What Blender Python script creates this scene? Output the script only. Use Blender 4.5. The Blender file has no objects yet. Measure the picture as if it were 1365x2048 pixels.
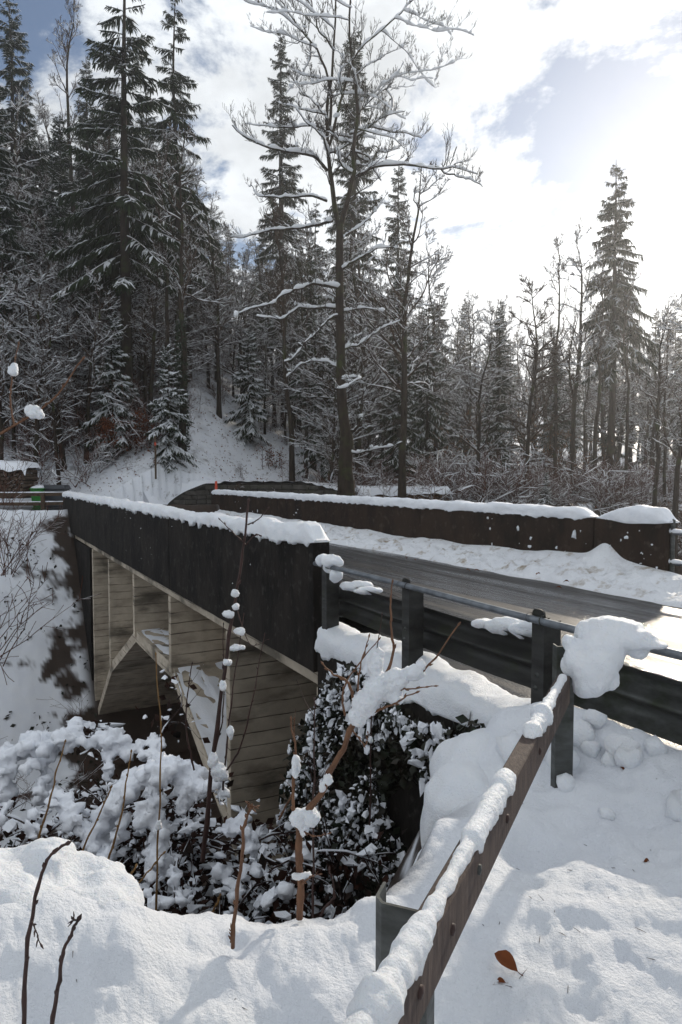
import bpy, bmesh, math, random
import numpy as np
from mathutils import Vector, Matrix
rad = math.radians
SC = bpy.context.scene
COL = SC.collection

# ------------------------------------------------------------------ camera
H = 1.55                       # camera height above the road surface (road z = 0)
F = 1365.0                     # focal length in photo pixels
PITCH = rad(2.9)
cam = bpy.data.cameras.new('camera')
cam.sensor_fit = 'VERTICAL'; cam.sensor_height = 36.0; cam.sensor_width = 24.0
cam.lens = 24.0; cam.clip_start = 0.05; cam.clip_end = 3000
camo = bpy.data.objects.new('camera', cam); COL.objects.link(camo)
camo.location = (0, 0, H); camo.rotation_euler = (rad(90) - PITCH, 0, 0)
SC.camera = camo

# ------------------------------------------------------------------ sun, sky, exposure
SUN_AZ, SUN_EL = rad(30.0), rad(21.0)
SUNDIR = Vector((math.sin(SUN_AZ)*math.cos(SUN_EL), math.cos(SUN_AZ)*math.cos(SUN_EL), math.sin(SUN_EL)))
sl = bpy.data.lights.new('sun', 'SUN'); sl.energy = 2.3; sl.angle = rad(1.6); sl.color = (1.0, 0.89, 0.74)
so = bpy.data.objects.new('sun', sl); COL.objects.link(so)
so.rotation_euler = SUNDIR.to_track_quat('Z', 'Y').to_euler()
so.location = (40, 60, 60)

world = bpy.data.worlds.new('World'); SC.world = world; world.use_nodes = True
def build_world():
    nt = world.node_tree; N = nt.nodes; L = nt.links; N.clear()
    def n(t, **k):
        x = N.new(t)
        for a, b in k.items(): setattr(x, a, b)
        return x
    def m(op, a, b=None, c=None):
        x = n('ShaderNodeMath', operation=op)
        for i, v in enumerate((a, b, c)):
            if v is None: continue
            if isinstance(v, (int, float)): x.inputs[i].default_value = v
            else: L.new(v, x.inputs[i])
        return x.outputs[0]
    out = n('ShaderNodeOutputWorld'); bg = n('ShaderNodeBackground'); bg.inputs['Strength'].default_value = 0.10
    sky = n('ShaderNodeTexSky', sky_type='NISHITA', sun_disc=False, sun_elevation=SUN_EL, sun_rotation=SUN_AZ)
    sky.air_density = 1.1; sky.dust_density = 0.5; sky.altitude = 700
    tc = n('ShaderNodeTexCoord'); sep = n('ShaderNodeSeparateXYZ'); L.new(tc.outputs['Generated'], sep.inputs[0])
    den = m('ADD', m('MAXIMUM', sep.outputs[2], 0.0), 0.30)
    cx = m('SUBTRACT', m('DIVIDE', sep.outputs[0], den), 0.37); cy = m('ADD', m('DIVIDE', sep.outputs[1], den), 0.07)
    cmb = n('ShaderNodeCombineXYZ'); L.new(cx, cmb.inputs[0]); L.new(cy, cmb.inputs[1]); cmb.inputs[2].default_value = CLOUD_SEED
    n1 = n('ShaderNodeTexNoise'); n1.inputs['Scale'].default_value = 1.9; n1.inputs['Detail'].default_value = 10; n1.inputs['Roughness'].default_value = 0.62
    n1.inputs['Distortion'].default_value = 0.25
    L.new(cmb.outputs[0], n1.inputs['Vector'])
    mask = n('ShaderNodeMapRange', interpolation_type='SMOOTHSTEP'); L.new(n1.outputs['Fac'], mask.inputs['Value'])
    mask.inputs['From Min'].default_value = 0.415; mask.inputs['From Max'].default_value = 0.485
    # density inside the clouds: thick parts greyer, thin parts glow
    n2 = n('ShaderNodeTexNoise'); n2.inputs['Scale'].default_value = 2.3; n2.inputs['Detail'].default_value = 7; n2.inputs['Roughness'].default_value = 0.55
    cm2 = n('ShaderNodeVectorMath', operation='ADD'); L.new(cmb.outputs[0], cm2.inputs[0]); cm2.inputs[1].default_value = (3.1, 7.7, 1.3)
    L.new(cm2.outputs[0], n2.inputs['Vector'])
    thick = n('ShaderNodeMapRange', interpolation_type='SMOOTHSTEP'); L.new(n2.outputs['Fac'], thick.inputs['Value'])
    thick.inputs['From Min'].default_value = 0.44; thick.inputs['From Max'].default_value = 0.70
    dot = n('ShaderNodeVectorMath', operation='DOT_PRODUCT'); L.new(tc.outputs['Generated'], dot.inputs[0]); dot.inputs[1].default_value = SUNDIR
    d = m('MAXIMUM', dot.outputs['Value'], 0.0)
    glow = m('ADD', m('MULTIPLY', m('POWER', d, 6.0), 2.2), m('MULTIPLY', m('POWER', d, 60.0), 6.0))
    base = m('SUBTRACT', 6.7, m('MULTIPLY', thick.outputs[0], 3.2))
    lum = m('ADD', base, glow)
    cc = n('ShaderNodeCombineColor'); L.new(m('MULTIPLY', lum, 0.915), cc.inputs[0]); L.new(m('MULTIPLY', lum, 0.96), cc.inputs[1]); L.new(lum, cc.inputs[2])
    mix = n('ShaderNodeMix', data_type='RGBA'); L.new(mask.outputs[0], mix.inputs['Factor']); dim = n('ShaderNodeMix', data_type='RGBA', blend_type='MULTIPLY'); dim.inputs['Factor'].default_value = 1; L.new(sky.outputs[0], dim.inputs['A']); dim.inputs['B'].default_value = (.48, .52, .58, 1); L.new(dim.outputs['Result'], mix.inputs['A']); L.new(cc.outputs[0], mix.inputs['B'])
    L.new(mix.outputs['Result'], bg.inputs['Color']); L.new(bg.outputs[0], out.inputs['Surface'])
CLOUD_SEED = 10.09
build_world()
SC.view_settings.view_transform = 'Standard'; SC.view_settings.look = 'None'
SC.view_settings.exposure = 0.6; SC.view_settings.gamma = 1.0; SC.view_settings.use_curve_mapping = False
SC.cycles.use_denoising = True
SC.cycles.max_bounces = 7; SC.cycles.diffuse_bounces = 3; SC.cycles.glossy_bounces = 2
SC.cycles.transmission_bounces = 3; SC.cycles.volume_bounces = 0; SC.cycles.transparent_max_bounces = 6
SC.cycles.sample_clamp_indirect = 6.0

# ------------------------------------------------------------------ numeric helpers
def rng_(s): return np.random.default_rng(s)
def nrm(a): return a / np.maximum(np.linalg.norm(a, axis=-1, keepdims=True), 1e-9)
def sstep(a, b, x):
    t = np.clip((np.asarray(x, float) - a) / (b - a), 0, 1); return t*t*(3 - 2*t)
def _hash(i, j, k, seed):
    h = (i.astype(np.int64)*374761393 + j.astype(np.int64)*668265263 + k.astype(np.int64)*1103515245 + seed*974634777) & 0xffffffff
    h = ((h ^ (h >> 13)) * 1274126177) & 0xffffffff
    h = h ^ (h >> 16)
    h = (h * 2246822519) & 0xffffffff; h = h ^ (h >> 15)
    return h & 4095
_GR = nrm(np.random.default_rng(12345).normal(size=(4096, 3)))
def vnoise(p, seed=0):
    """gradient noise, about -1..1"""
    p = np.asarray(p, float)
    if p.shape[-1] == 2: p = np.concatenate([p, np.full(p.shape[:-1] + (1,), .37)], -1)
    i = np.floor(p).astype(np.int64); f = p - i; u = f*f*f*(f*(f*6 - 15) + 10)
    r = 0
    for a in (0, 1):
        wa = u[..., 0] if a else 1 - u[..., 0]
        for b in (0, 1):
            wb = u[..., 1] if b else 1 - u[..., 1]
            for c in (0, 1):
                wc = u[..., 2] if c else 1 - u[..., 2]
                g = _GR[_hash(i[..., 0] + a, i[..., 1] + b, i[..., 2] + c, seed)]
                r = r + wa*wb*wc*(g[..., 0]*(f[..., 0] - a) + g[..., 1]*(f[..., 1] - b) + g[..., 2]*(f[..., 2] - c))
    return np.clip(r*1.75, -1, 1)
def fbm(p, oct=4, gain=0.5, seed=0):
    p = np.asarray(p, float); s = 0; a = 1.0
    for o in range(oct):
        s = s + a*vnoise(p*(2.03**o) + 17.3*o, seed + o); a *= gain
    return s
def pix(px, py, Y):
    """world point seen at a photo pixel, Y metres in front of the camera"""
    x = (px - 682.5)/F; y = (1024 - py)/F
    dy = math.cos(PITCH) + y*math.sin(PITCH); dz = y*math.cos(PITCH) - math.sin(PITCH)
    s = Y/dy
    return np.array((x*s, Y, H + dz*s))
TH = rad(28.2)
U = np.array((-math.sin(TH), math.cos(TH), 0.0)); V = np.array((math.cos(TH), math.sin(TH), 0.0))
def B(t, w, z=0.0): return U*t + V*w + np.array((0, 0, z))
def to_tw(x, y): return x*U[0] + y*U[1], x*V[0] + y*V[1]

# ------------------------------------------------------------------ mesh helpers
class MB:
    def __init__(s): s.v = []; s.q = []; s.t = []; s.n = 0
    def add(s, v, f):
        v = np.asarray(v, float).reshape(-1, 3); f = np.asarray(f, np.int64)
        if not len(v): return
        s.v.append(v)
        if f.shape[-1] == 4: s.q.append(f.reshape(-1, 4) + s.n)
        else: s.t.append(f.reshape(-1, 3) + s.n)
        s.n += len(v)
    def mesh(s, name, smooth=True):
        me = bpy.data.meshes.new(name)
        v = np.concatenate(s.v) if s.v else np.zeros((0, 3))
        q = np.concatenate(s.q) if s.q else np.zeros((0, 4), np.int64)
        t = np.concatenate(s.t) if s.t else np.zeros((0, 3), np.int64)
        me.vertices.add(len(v)); me.vertices.foreach_set('co', v.astype(np.float32).ravel())
        me.loops.add(q.size + t.size); me.loops.foreach_set('vertex_index', np.concatenate([q.ravel(), t.ravel()]).astype(np.int32))
        me.polygons.add(len(q) + len(t))
        st = np.concatenate([np.arange(len(q))*4, q.size + np.arange(len(t))*3]).astype(np.int32)
        me.polygons.foreach_set('loop_start', st)
        me.polygons.foreach_set('use_smooth', np.full(len(st), smooth, bool))
        me.update(calc_edges=True)
        return me
    def build(s, name, mat, parent=None, smooth=True, **kw):
        return link(name, s.mesh(name, smooth), mat, parent, **kw)
def tag(o, label=None, cat=None, group=None, kind=None):
    if label: o['label'] = label
    if cat: o['category'] = cat
    if group: o['group'] = group
    if kind: o['kind'] = kind
    return o
def link(name, me, mat=None, parent=None, label=None, cat=None, group=None, kind=None):
    o = bpy.data.objects.new(name, me); COL.objects.link(o)
    if mat is not None and me is not None and not me.materials: me.materials.append(mat)
    if parent is not None: o.parent = parent
    return tag(o, label, cat, group, kind)
def empty(name, loc=(0, 0, 0), rz=0.0, label=None, cat=None, group=None, scale=1.0):
    o = bpy.data.objects.new(name, None); COL.objects.link(o); o.location = tuple(loc); o.rotation_euler = (0, 0, rz)
    o.empty_display_size = 0.2; o.scale = (scale,)*3 if np.isscalar(scale) else scale
    return tag(o, label, cat, group)
def copy_tree(o, loc, rz, scale, label, group=None):
    c = o.copy(); COL.objects.link(c); c.location = tuple(loc); c.rotation_euler = (0, 0, rz); c.scale = (scale,)*3 if np.isscalar(scale) else scale
    c['label'] = label
    if group: c['group'] = group
    elif 'group' in c: del c['group']
    for ch in o.children:
        d = ch.copy(); COL.objects.link(d); d.parent = c
        for g in ch.children:
            e = g.copy(); COL.objects.link(e); e.parent = d
    return c
def tubes(P, R, k=6, squash=None):
    """m tubes of n points: P (m,n,3), R (m,n) -> verts, quads, cap tris folded to the end ring"""
    P = np.asarray(P, float); R = np.asarray(R, float)
    if P.ndim == 2: P = P[None]; R = R[None]
    m, n, _ = P.shape
    if m == 0: return np.zeros((0, 3)), np.zeros((0, 4), int)
    T = nrm(np.gradient(P, axis=1))
    mt = nrm(P[:, -1] - P[:, 0])
    ref = np.where(np.abs(mt[:, 2:3]) < 0.8, np.array([[0, 0, 1.0]]), np.array([[1.0, 0.2, 0]]))[:, None, :]
    A = nrm(np.cross(T, np.broadcast_to(ref, T.shape))); Bv = np.cross(A, T)
    ang = np.arange(k)*2*math.pi/k
    sq = 1.0 if squash is None else squash
    ring = A[:, :, None, :]*np.cos(ang)[None, None, :, None] + sq*Bv[:, :, None, :]*np.sin(ang)[None, None, :, None]
    vts = P[:, :, None, :] + ring*R[:, :, None, None]
    idx = np.arange(m*n*k).reshape(m, n, k)
    a = idx[:, :-1, :]; b = np.roll(a, -1, axis=2); d = idx[:, 1:, :]; c = np.roll(d, -1, axis=2)
    f = np.stack([a, b, c, d], -1).reshape(-1, 4)
    return vts.reshape(-1, 3), f
def catmull(pts, n):
    p = np.asarray(pts, float)
    if len(p) == 2: return p[0] + (p[1] - p[0])*np.linspace(0, 1, n)[:, None]
    q = np.vstack([2*p[0] - p[1], p, 2*p[-1] - p[-2]])
    s = np.linspace(0, len(p) - 1, n); i = np.minimum(s.astype(int), len(p) - 2); f = (s - i)[:, None]
    a, b, c, d = q[i], q[i + 1], q[i + 2], q[i + 3]
    return 0.5*((2*b) + (c - a)*f + (2*a - 5*b + 4*c - d)*f**2 + (3*b - a - 3*c + d)*f**3)
def boxv(x0, x1, y0, y1, z0, z1):
    v = [(x, y, z) for z in (z0, z1) for y in (y0, y1) for x in (x0, x1)]
    f = [(0, 2, 3, 1), (4, 5, 7, 6), (0, 1, 5, 4), (2, 6, 7, 3), (0, 4, 6, 2), (1, 3, 7, 5)]
    return np.array(v, float), np.array(f)
def bevel_mesh(me, w, seg=2):
    bm = bmesh.new(); bm.from_mesh(me)
    bmesh.ops.bevel(bm, geom=list(bm.edges), offset=w, segments=seg, affect='EDGES', profile=0.6)
    bm.to_mesh(me); bm.free(); return me
def box(name, x0, x1, y0, y1, z0, z1, mat, parent=None, bevel=0.0, **kw):
    mb = MB(); mb.add(*boxv(min(x0, x1), max(x0, x1), min(y0, y1), max(y0, y1), z0, z1)); me = mb.mesh(name, False)
    if bevel: bevel_mesh(me, bevel)
    return link(name, me, mat, parent, **kw)
def ico(sub=1):
    bm = bmesh.new(); bmesh.ops.create_icosphere(bm, subdivisions=sub, radius=1.0)
    v = np.array([x.co[:] for x in bm.verts]); f = np.array([[l.index for l in x.verts] for x in bm.faces]); bm.free(); return v, f
ICO1 = ico(1); ICO2 = ico(2); ICO3 = ico(3)
def rotz(a):
    c, s = np.cos(a), np.sin(a); z = np.zeros_like(c); o = np.ones_like(c)
    return np.stack([np.stack([c, -s, z], -1), np.stack([s, c, z], -1), np.stack([z, z, o], -1)], -2)
def rand_rot(m, rng):
    q = nrm(rng.normal(size=(m, 4))); w, x, y, z = q.T
    return np.stack([np.stack([1 - 2*(y*y + z*z), 2*(x*y - z*w), 2*(x*z + y*w)], -1),
                     np.stack([2*(x*y + z*w), 1 - 2*(x*x + z*z), 2*(y*z - x*w)], -1),
                     np.stack([2*(x*z - y*w), 2*(y*z + x*w), 1 - 2*(x*x + y*y)], -1)], -2)
def scatter(mb, base, pos, scl, rot):
    """copies of a small base mesh: pos (m,3), scl (m,3), rot (m,3,3)"""
    bv, bf = base; m = len(pos)
    if m == 0: return
    v = np.einsum('mij,mkj->mki', rot, bv[None]*scl[:, None, :]) + pos[:, None, :]
    f = (bf[None] + (np.arange(m)*len(bv))[:, None, None]).reshape(-1, bf.shape[1])
    mb.add(v.reshape(-1, 3), f)
def clumps(mb, pos, size, rng, flat=0.7, sub=ICO1, rough=0.35):
    """lumpy snow clumps, every one with its own random outline"""
    bv, bf = sub; m = len(pos)
    if m == 0: return
    size = np.broadcast_to(np.asarray(size, float), (m,))
    v = np.repeat(bv[None], m, 0)*(1 + rough*rng.normal(size=(m, len(bv), 1))*0.6)
    s = np.stack([size*rng.uniform(.75, 1.35, m), size*rng.uniform(.75, 1.35, m), size*flat*rng.uniform(.7, 1.2, m)], -1)
    v = np.einsum('mij,mkj->mki', rotz(rng.uniform(0, 6.28, m)), v*s[:, None, :]) + pos[:, None, :]
    f = (bf[None] + (np.arange(m)*len(bv))[:, None, None]).reshape(-1, 3)
    mb.add(v.reshape(-1, 3), f)
def flakes(mb, pos, size, rng, sub=ICO1, tilt=.7, vert=0.0, rough=.6):
    """snow stuck on leaves: flat uneven pats, tilted every way"""
    bv, bf = sub; m = len(pos)
    if m == 0: return
    size = np.broadcast_to(np.asarray(size, float), (m,))
    v = np.repeat(bv[None], m, 0)*(1 + rough*rng.uniform(-1, 1, size=(m, len(bv), 1)))
    sc = np.stack([size*rng.uniform(.8, 1.9, m), size*rng.uniform(.6, 1.2, m), size*rng.uniform(.35, .75, m)], -1); sc[:, 2] *= 1 + vert*rng.uniform(0, 2.2, m)
    ax = nrm(rng.normal(size=(m, 3))*np.array((1, 1, .0)) + 1e-6); an = rng.normal(size=m)*tilt; c = np.cos(an); sn = np.sin(an); K = np.zeros((m, 3, 3))
    K[:, 0, 2] = ax[:, 1]; K[:, 1, 2] = -ax[:, 0]; K[:, 2, 0] = -ax[:, 1]; K[:, 2, 1] = ax[:, 0]
    Rm = np.eye(3)[None] + sn[:, None, None]*K + (1 - c)[:, None, None]*(K @ K)
    v = np.einsum('mij,mkj->mki', Rm @ rotz(rng.uniform(0, 6.28, m)), v*sc[:, None, :]) + pos[:, None, :]
    mb.add(v.reshape(-1, 3), (bf[None] + (np.arange(m)*len(bv))[:, None, None]).reshape(-1, 3))
LEAF = (np.array([(0, 0, 0), (.5, -.32, .06), (1, 0, -.03), (.5, .32, .06), (.5, 0, -.05)], float), np.array([(0, 1, 4), (1, 2, 4), (2, 3, 4), (3, 0, 4)]))
PENDING = []
def blob(name, ells, vox, mat, disp=0.0, dscale=3.0, smooth=6, seed=0, parent=None, fine=0.0, **kw):
    """snow body: ellipsoids (centre, radii) fused into one skin and roughened (finished in one go at the end)"""
    mb = MB()
    for c, r in ells:
        mb.add(ICO2[0]*np.asarray(r, float) + np.asarray(c, float), ICO2[1])
    o = link(name, mb.mesh(name), mat, parent, **kw)
    rm = o.modifiers.new('r', 'REMESH'); rm.mode = 'VOXEL'; rm.voxel_size = vox
    sm = o.modifiers.new('s', 'SMOOTH'); sm.iterations = smooth; sm.factor = 0.5
    PENDING.append((o, mat, disp, dscale, seed, fine)); return o
def finish_blobs():
    dg = bpy.context.evaluated_depsgraph_get(); done = []
    for o, mat, disp, dscale, seed, fine in PENDING:
        m2 = bpy.data.meshes.new_from_object(o.evaluated_get(dg))
        n = len(m2.vertices); co = np.empty(n*3, np.float32); m2.vertices.foreach_get('co', co); co = co.reshape(-1, 3).astype(float)
        nn = np.empty(n*3, np.float32); m2.vertices.foreach_get('normal', nn); nn = nn.reshape(-1, 3); c0 = co.copy()
        if disp: co = co + nn*(fbm(c0*dscale, 3, .5, seed)*disp)[:, None]
        if fine: co = co + nn*(fbm(c0*dscale*7, 3, .6, seed + 9)*fine)[:, None]
        m2.vertices.foreach_set('co', co.astype(np.float32).ravel())
        m2.polygons.foreach_set('use_smooth', np.ones(len(m2.polygons), bool)); m2.update(); m2.materials.clear(); m2.materials.append(mat); done.append((o, m2))
    for o, m2 in done:
        o.modifiers.clear(); old = o.data; o.data = m2; m2.name = o.name; bpy.data.meshes.remove(old)

# ------------------------------------------------------------------ materials
def material(name, base, rough=0.6, metal=0.0, spec=0.5, var=None, vscale=5.0, vdetail=6, ramp=(0.35, 0.65), bump=0.0, bscale=20.0, bdetail=8,
             coords='Object', stretch=(1, 1, 1), var2=None, v2scale=1.5, v2ramp=(.5, .6), rough2=None, two_sided_trans=0.0, bdist=0.05, sss=0.0):
    mt = bpy.data.materials.new(name); mt.use_nodes = True; nt = mt.node_tree; N = nt.nodes; L = nt.links
    p = N['Principled BSDF']; p.inputs['Roughness'].default_value = rough; p.inputs['Metallic'].default_value = metal
    p.inputs['Specular IOR Level'].default_value = spec
    p.inputs['Base Color'].default_value = (*base, 1)
    if sss:
        p.inputs['Subsurface Weight'].default_value = sss; p.inputs['Subsurface Radius'].default_value = (0.6, 0.8, 1.0); p.inputs['Subsurface Scale'].default_value = 0.03
    tc = N.new('ShaderNodeTexCoord'); mp = N.new('ShaderNodeMapping'); L.new(tc.outputs[coords], mp.inputs[0]); mp.inputs['Scale'].default_value = stretch
    col = None
    if var is not None:
        nz = N.new('ShaderNodeTexNoise'); nz.inputs['Scale'].default_value = vscale; nz.inputs['Detail'].default_value = vdetail; nz.inputs['Roughness'].default_value = .6
        L.new(mp.outputs[0], nz.inputs['Vector'])
        mr = N.new('ShaderNodeMapRange'); mr.inputs[1].default_value, mr.inputs[2].default_value = ramp; L.new(nz.outputs['Fac'], mr.inputs[0])
        mx = N.new('ShaderNodeMix'); mx.data_type = 'RGBA'; mx.inputs['A'].default_value = (*base, 1); mx.inputs['B'].default_value = (*var, 1)
        L.new(mr.outputs[0], mx.inputs['Factor']); col = mx.outputs['Result']
        if rough2 is not None:
            r2 = N.new('ShaderNodeMapRange'); r2.inputs[1].default_value, r2.inputs[2].default_value = ramp; r2.inputs[3].default_value = rough; r2.inputs[4].default_value = rough2
            L.new(nz.outputs['Fac'], r2.inputs[0]); L.new(r2.outputs[0], p.inputs['Roughness'])
    if var2 is not None:
        nz = N.new('ShaderNodeTexNoise'); nz.inputs['Scale'].default_value = v2scale; nz.inputs['Detail'].default_value = 8; nz.inputs['Roughness'].default_value = .65
        L.new(tc.outputs[coords], nz.inputs['Vector'])
        mr = N.new('ShaderNodeMapRange'); mr.inputs[1].default_value, mr.inputs[2].default_value = v2ramp; L.new(nz.outputs['Fac'], mr.inputs[0])
        mx = N.new('ShaderNodeMix'); mx.data_type = 'RGBA'; mx.inputs['A'].default_value = (*base, 1); mx.inputs['B'].default_value = (*var2, 1)
        if col is not None: L.new(col, mx.inputs['A'])
        L.new(mr.outputs[0], mx.inputs['Factor']); col = mx.outputs['Result']
    if col is not None: L.new(col, p.inputs['Base Color'])
    if bump:
        nb = N.new('ShaderNodeTexNoise'); nb.inputs['Scale'].default_value = bscale; nb.inputs['Detail'].default_value = bdetail; nb.inputs['Roughness'].default_value = .65
        L.new(mp.outputs[0], nb.inputs['Vector'])
        bp = N.new('ShaderNodeBump'); bp.inputs['Strength'].default_value = bump; bp.inputs['Distance'].default_value = bdist
        L.new(nb.outputs['Fac'], bp.inputs['Height']); L.new(bp.outputs[0], p.inputs['Normal'])
    if two_sided_trans:
        tr = N.new('ShaderNodeBsdfTranslucent'); ms = N.new('ShaderNodeMixShader'); ms.inputs[0].default_value = two_sided_trans
        tr.inputs[0].default_value = (*base, 1)
        if col is not None: L.new(col, tr.inputs[0])
        o = N['Material Output']; L.new(p.outputs[0], ms.inputs[1]); L.new(tr.outputs[0], ms.inputs[2]); L.new(ms.outputs[0], o.inputs['Surface'])
    return mt
M = {}
SNOWC = (.84, .86, .90)
M['snow'] = material('snow', SNOWC, .55, spec=.3, var=(.80, .83, .89), vscale=3, bump=.5, bscale=26, bdist=.02)
M['snow_near'] = material('snow_close', (.85, .87, .90), .5, spec=.35, var=(.81, .84, .89), vscale=7, bump=1.0, bscale=80, bdetail=10, bdist=.014, sss=.2)
M['snow_branch'] = material('snow_on_branches', (.88, .90, .93), .6, spec=.2, bump=.3, bscale=14, two_sided_trans=.30)
M['snow_dirty'] = material('ploughed_snow', (.80, .82, .86), .6, spec=.2, var=(.84, .86, .89), vscale=2, bump=.8, bscale=14, bdist=.05, var2=(.33, .27, .20), v2scale=3.4, v2ramp=(.54, .70))
M['bark'] = material('bark', (.042, .031, .023), .9, spec=.1, var=(.018, .014, .011), vscale=9, stretch=(1, 1, .25), bump=.8, bscale=18, bdist=.03, var2=(.045, .055, .020), v2scale=1.1, v2ramp=(.52, .66))
M['bark_grey'] = material('grey_bark', (.105, .092, .078), .9, spec=.1, var=(.05, .042, .035), vscale=8, stretch=(1, 1, .3), bump=.6, bscale=16, bdist=.02)
M['twig'] = material('twig_bark', (.070, .043, .028), .85, spec=.1, var=(.034, .022, .015), vscale=4)
M['twig_red'] = material('reddish_twig', (.11, .045, .028), .8, spec=.2, var=(.06, .028, .02), vscale=6)
M['needles'] = material('spruce_needles', (.028, .044, .017), .8, spec=.1, var=(.012, .023, .010), vscale=1.2, two_sided_trans=.18)
M['needles_fresh'] = material('young_needles', (.035, .055, .030), .75, spec=.2, var=(.016, .03, .018), vscale=2, two_sided_trans=.15)
M['russet'] = material('russet_leaf', (.20, .062, .022), .75, spec=.2, var=(.09, .030, .013), vscale=3, two_sided_trans=.35)
M['tan_leaf'] = material('tan_leaf', (.24, .13, .06), .8, spec=.2, var=(.15, .08, .04), vscale=3, two_sided_trans=.35)
M['ivy'] = material('ivy_leaf', (.012, .020, .010), .5, spec=.3, var=(.022, .016, .010), vscale=6)
M['bush_leaf'] = material('withered_leaf', (.045, .016, .010), .7, spec=.15, var=(.012, .010, .008), vscale=5, two_sided_trans=.2)
M['dark_concrete'] = material('blackish_concrete', (.0075, .0065, .006), .9, spec=.12, var=(.024, .020, .017), vscale=2.6, stretch=(1, 1, .5), ramp=(.40, .68), bump=.8, bscale=11, bdist=.02, var2=(.055, .051, .047), v2scale=8, v2ramp=(.56, .74))  # one very dark base colour with random paler mottling
M['brown_concrete'] = material('brown_stained_concrete', (.034, .021, .015), .9, spec=.12, var=(.010, .0075, .0065), vscale=2.2, stretch=(1, 1, .45), ramp=(.40, .66), bump=.7, bscale=11, bdist=.02, var2=(.075, .058, .048), v2scale=6, v2ramp=(.55, .75))
M['pipe'] = material('galvanised_pipe', (.20, .22, .24), .42, metal=.7, var=(.12, .13, .145), vscale=14, bump=.15, bscale=60)
M['steel'] = material('weathered_galvanised_steel', (.095, .10, .098), .5, metal=.55, var=(.045, .047, .044), vscale=6, stretch=(1, 1, 3), rough2=.7, bump=.15, bscale=40, var2=(.035, .042, .026), v2scale=5, v2ramp=(.5, .68))
M['steel_dark'] = material('shaded_guardrail_steel', (.040, .040, .038), .5, metal=.4, var=(.018, .018, .017), vscale=5, stretch=(.4, 1, 2), rough2=.75, bump=.15, bscale=40, var2=(.03, .034, .020), v2scale=4, v2ramp=(.52, .68))  # darker copy of the guardrail steel, shade put into its colour
M['old_rail'] = material('weathered_brown_rail', (.100, .072, .060), .75, spec=.3, var=(.045, .031, .027), vscale=16, stretch=(9, 2.2, .5), bump=.6, bscale=45, bdist=.008, var2=(.16, .13, .115), v2scale=9, v2ramp=(.56, .74))
M['wood'] = material('weathered_timber', (.10, .068, .045), .8, spec=.2, var=(.05, .034, .024), vscale=10, bump=.4, bscale=30)
M['log'] = material('split_firewood', (.22, .13, .07), .85, spec=.1, var=(.10, .055, .032), vscale=5, bump=.5, bscale=22)
M['log_grey'] = material('grey_firewood', (.15, .11, .085), .85, spec=.1, var=(.06, .045, .035), vscale=5, bump=.5, bscale=22)
M['tarp'] = material('pale_tarpaulin', (.62, .62, .62), .5, spec=.3, var=(.5, .5, .5), vscale=2, bump=.3, bscale=4)
M['green'] = material('green_plastic', (.015, .20, .02), .45, var=(.012, .15, .015), vscale=4)
M['slate'] = material('slate_grey_plastic', (.055, .062, .075), .4, var=(.04, .045, .055), vscale=4)
M['stone'] = material('wall_stone', (.085, .078, .070), .9, spec=.15, var=(.045, .042, .036), vscale=2.5, bump=.7, bscale=9, bdist=.05, var2=(.05, .055, .03), v2scale=1.2, v2ramp=(.5, .7))
M['orange'] = material('orange_red_marker', (.55, .06, .02), .5, var=(.45, .05, .02), vscale=3)
M['cane'] = material('yellow_brown_cane', (.20, .115, .035), .65, spec=.3, var=(.12, .065, .025), vscale=18)
M['cane_brown'] = material('brown_sapling_bark', (.17, .085, .045), .65, spec=.3, var=(.095, .045, .026), vscale=25, stretch=(1, 1, .4), bump=.4, bscale=60)
M['cane_dark'] = material('dark_twig_bark', (.05, .024, .020), .6, spec=.3, var=(.028, .015, .013), vscale=20)
M['mortar'] = material('dark_mortar', (.03, .028, .026), .95, spec=.1, var=(.02, .018, .016), vscale=6)
M['soil'] = material('bare_soil', (.030, .021, .015), .95, spec=.1, var=(.015, .011, .008), vscale=4, bump=.6, bscale=10)

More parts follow.
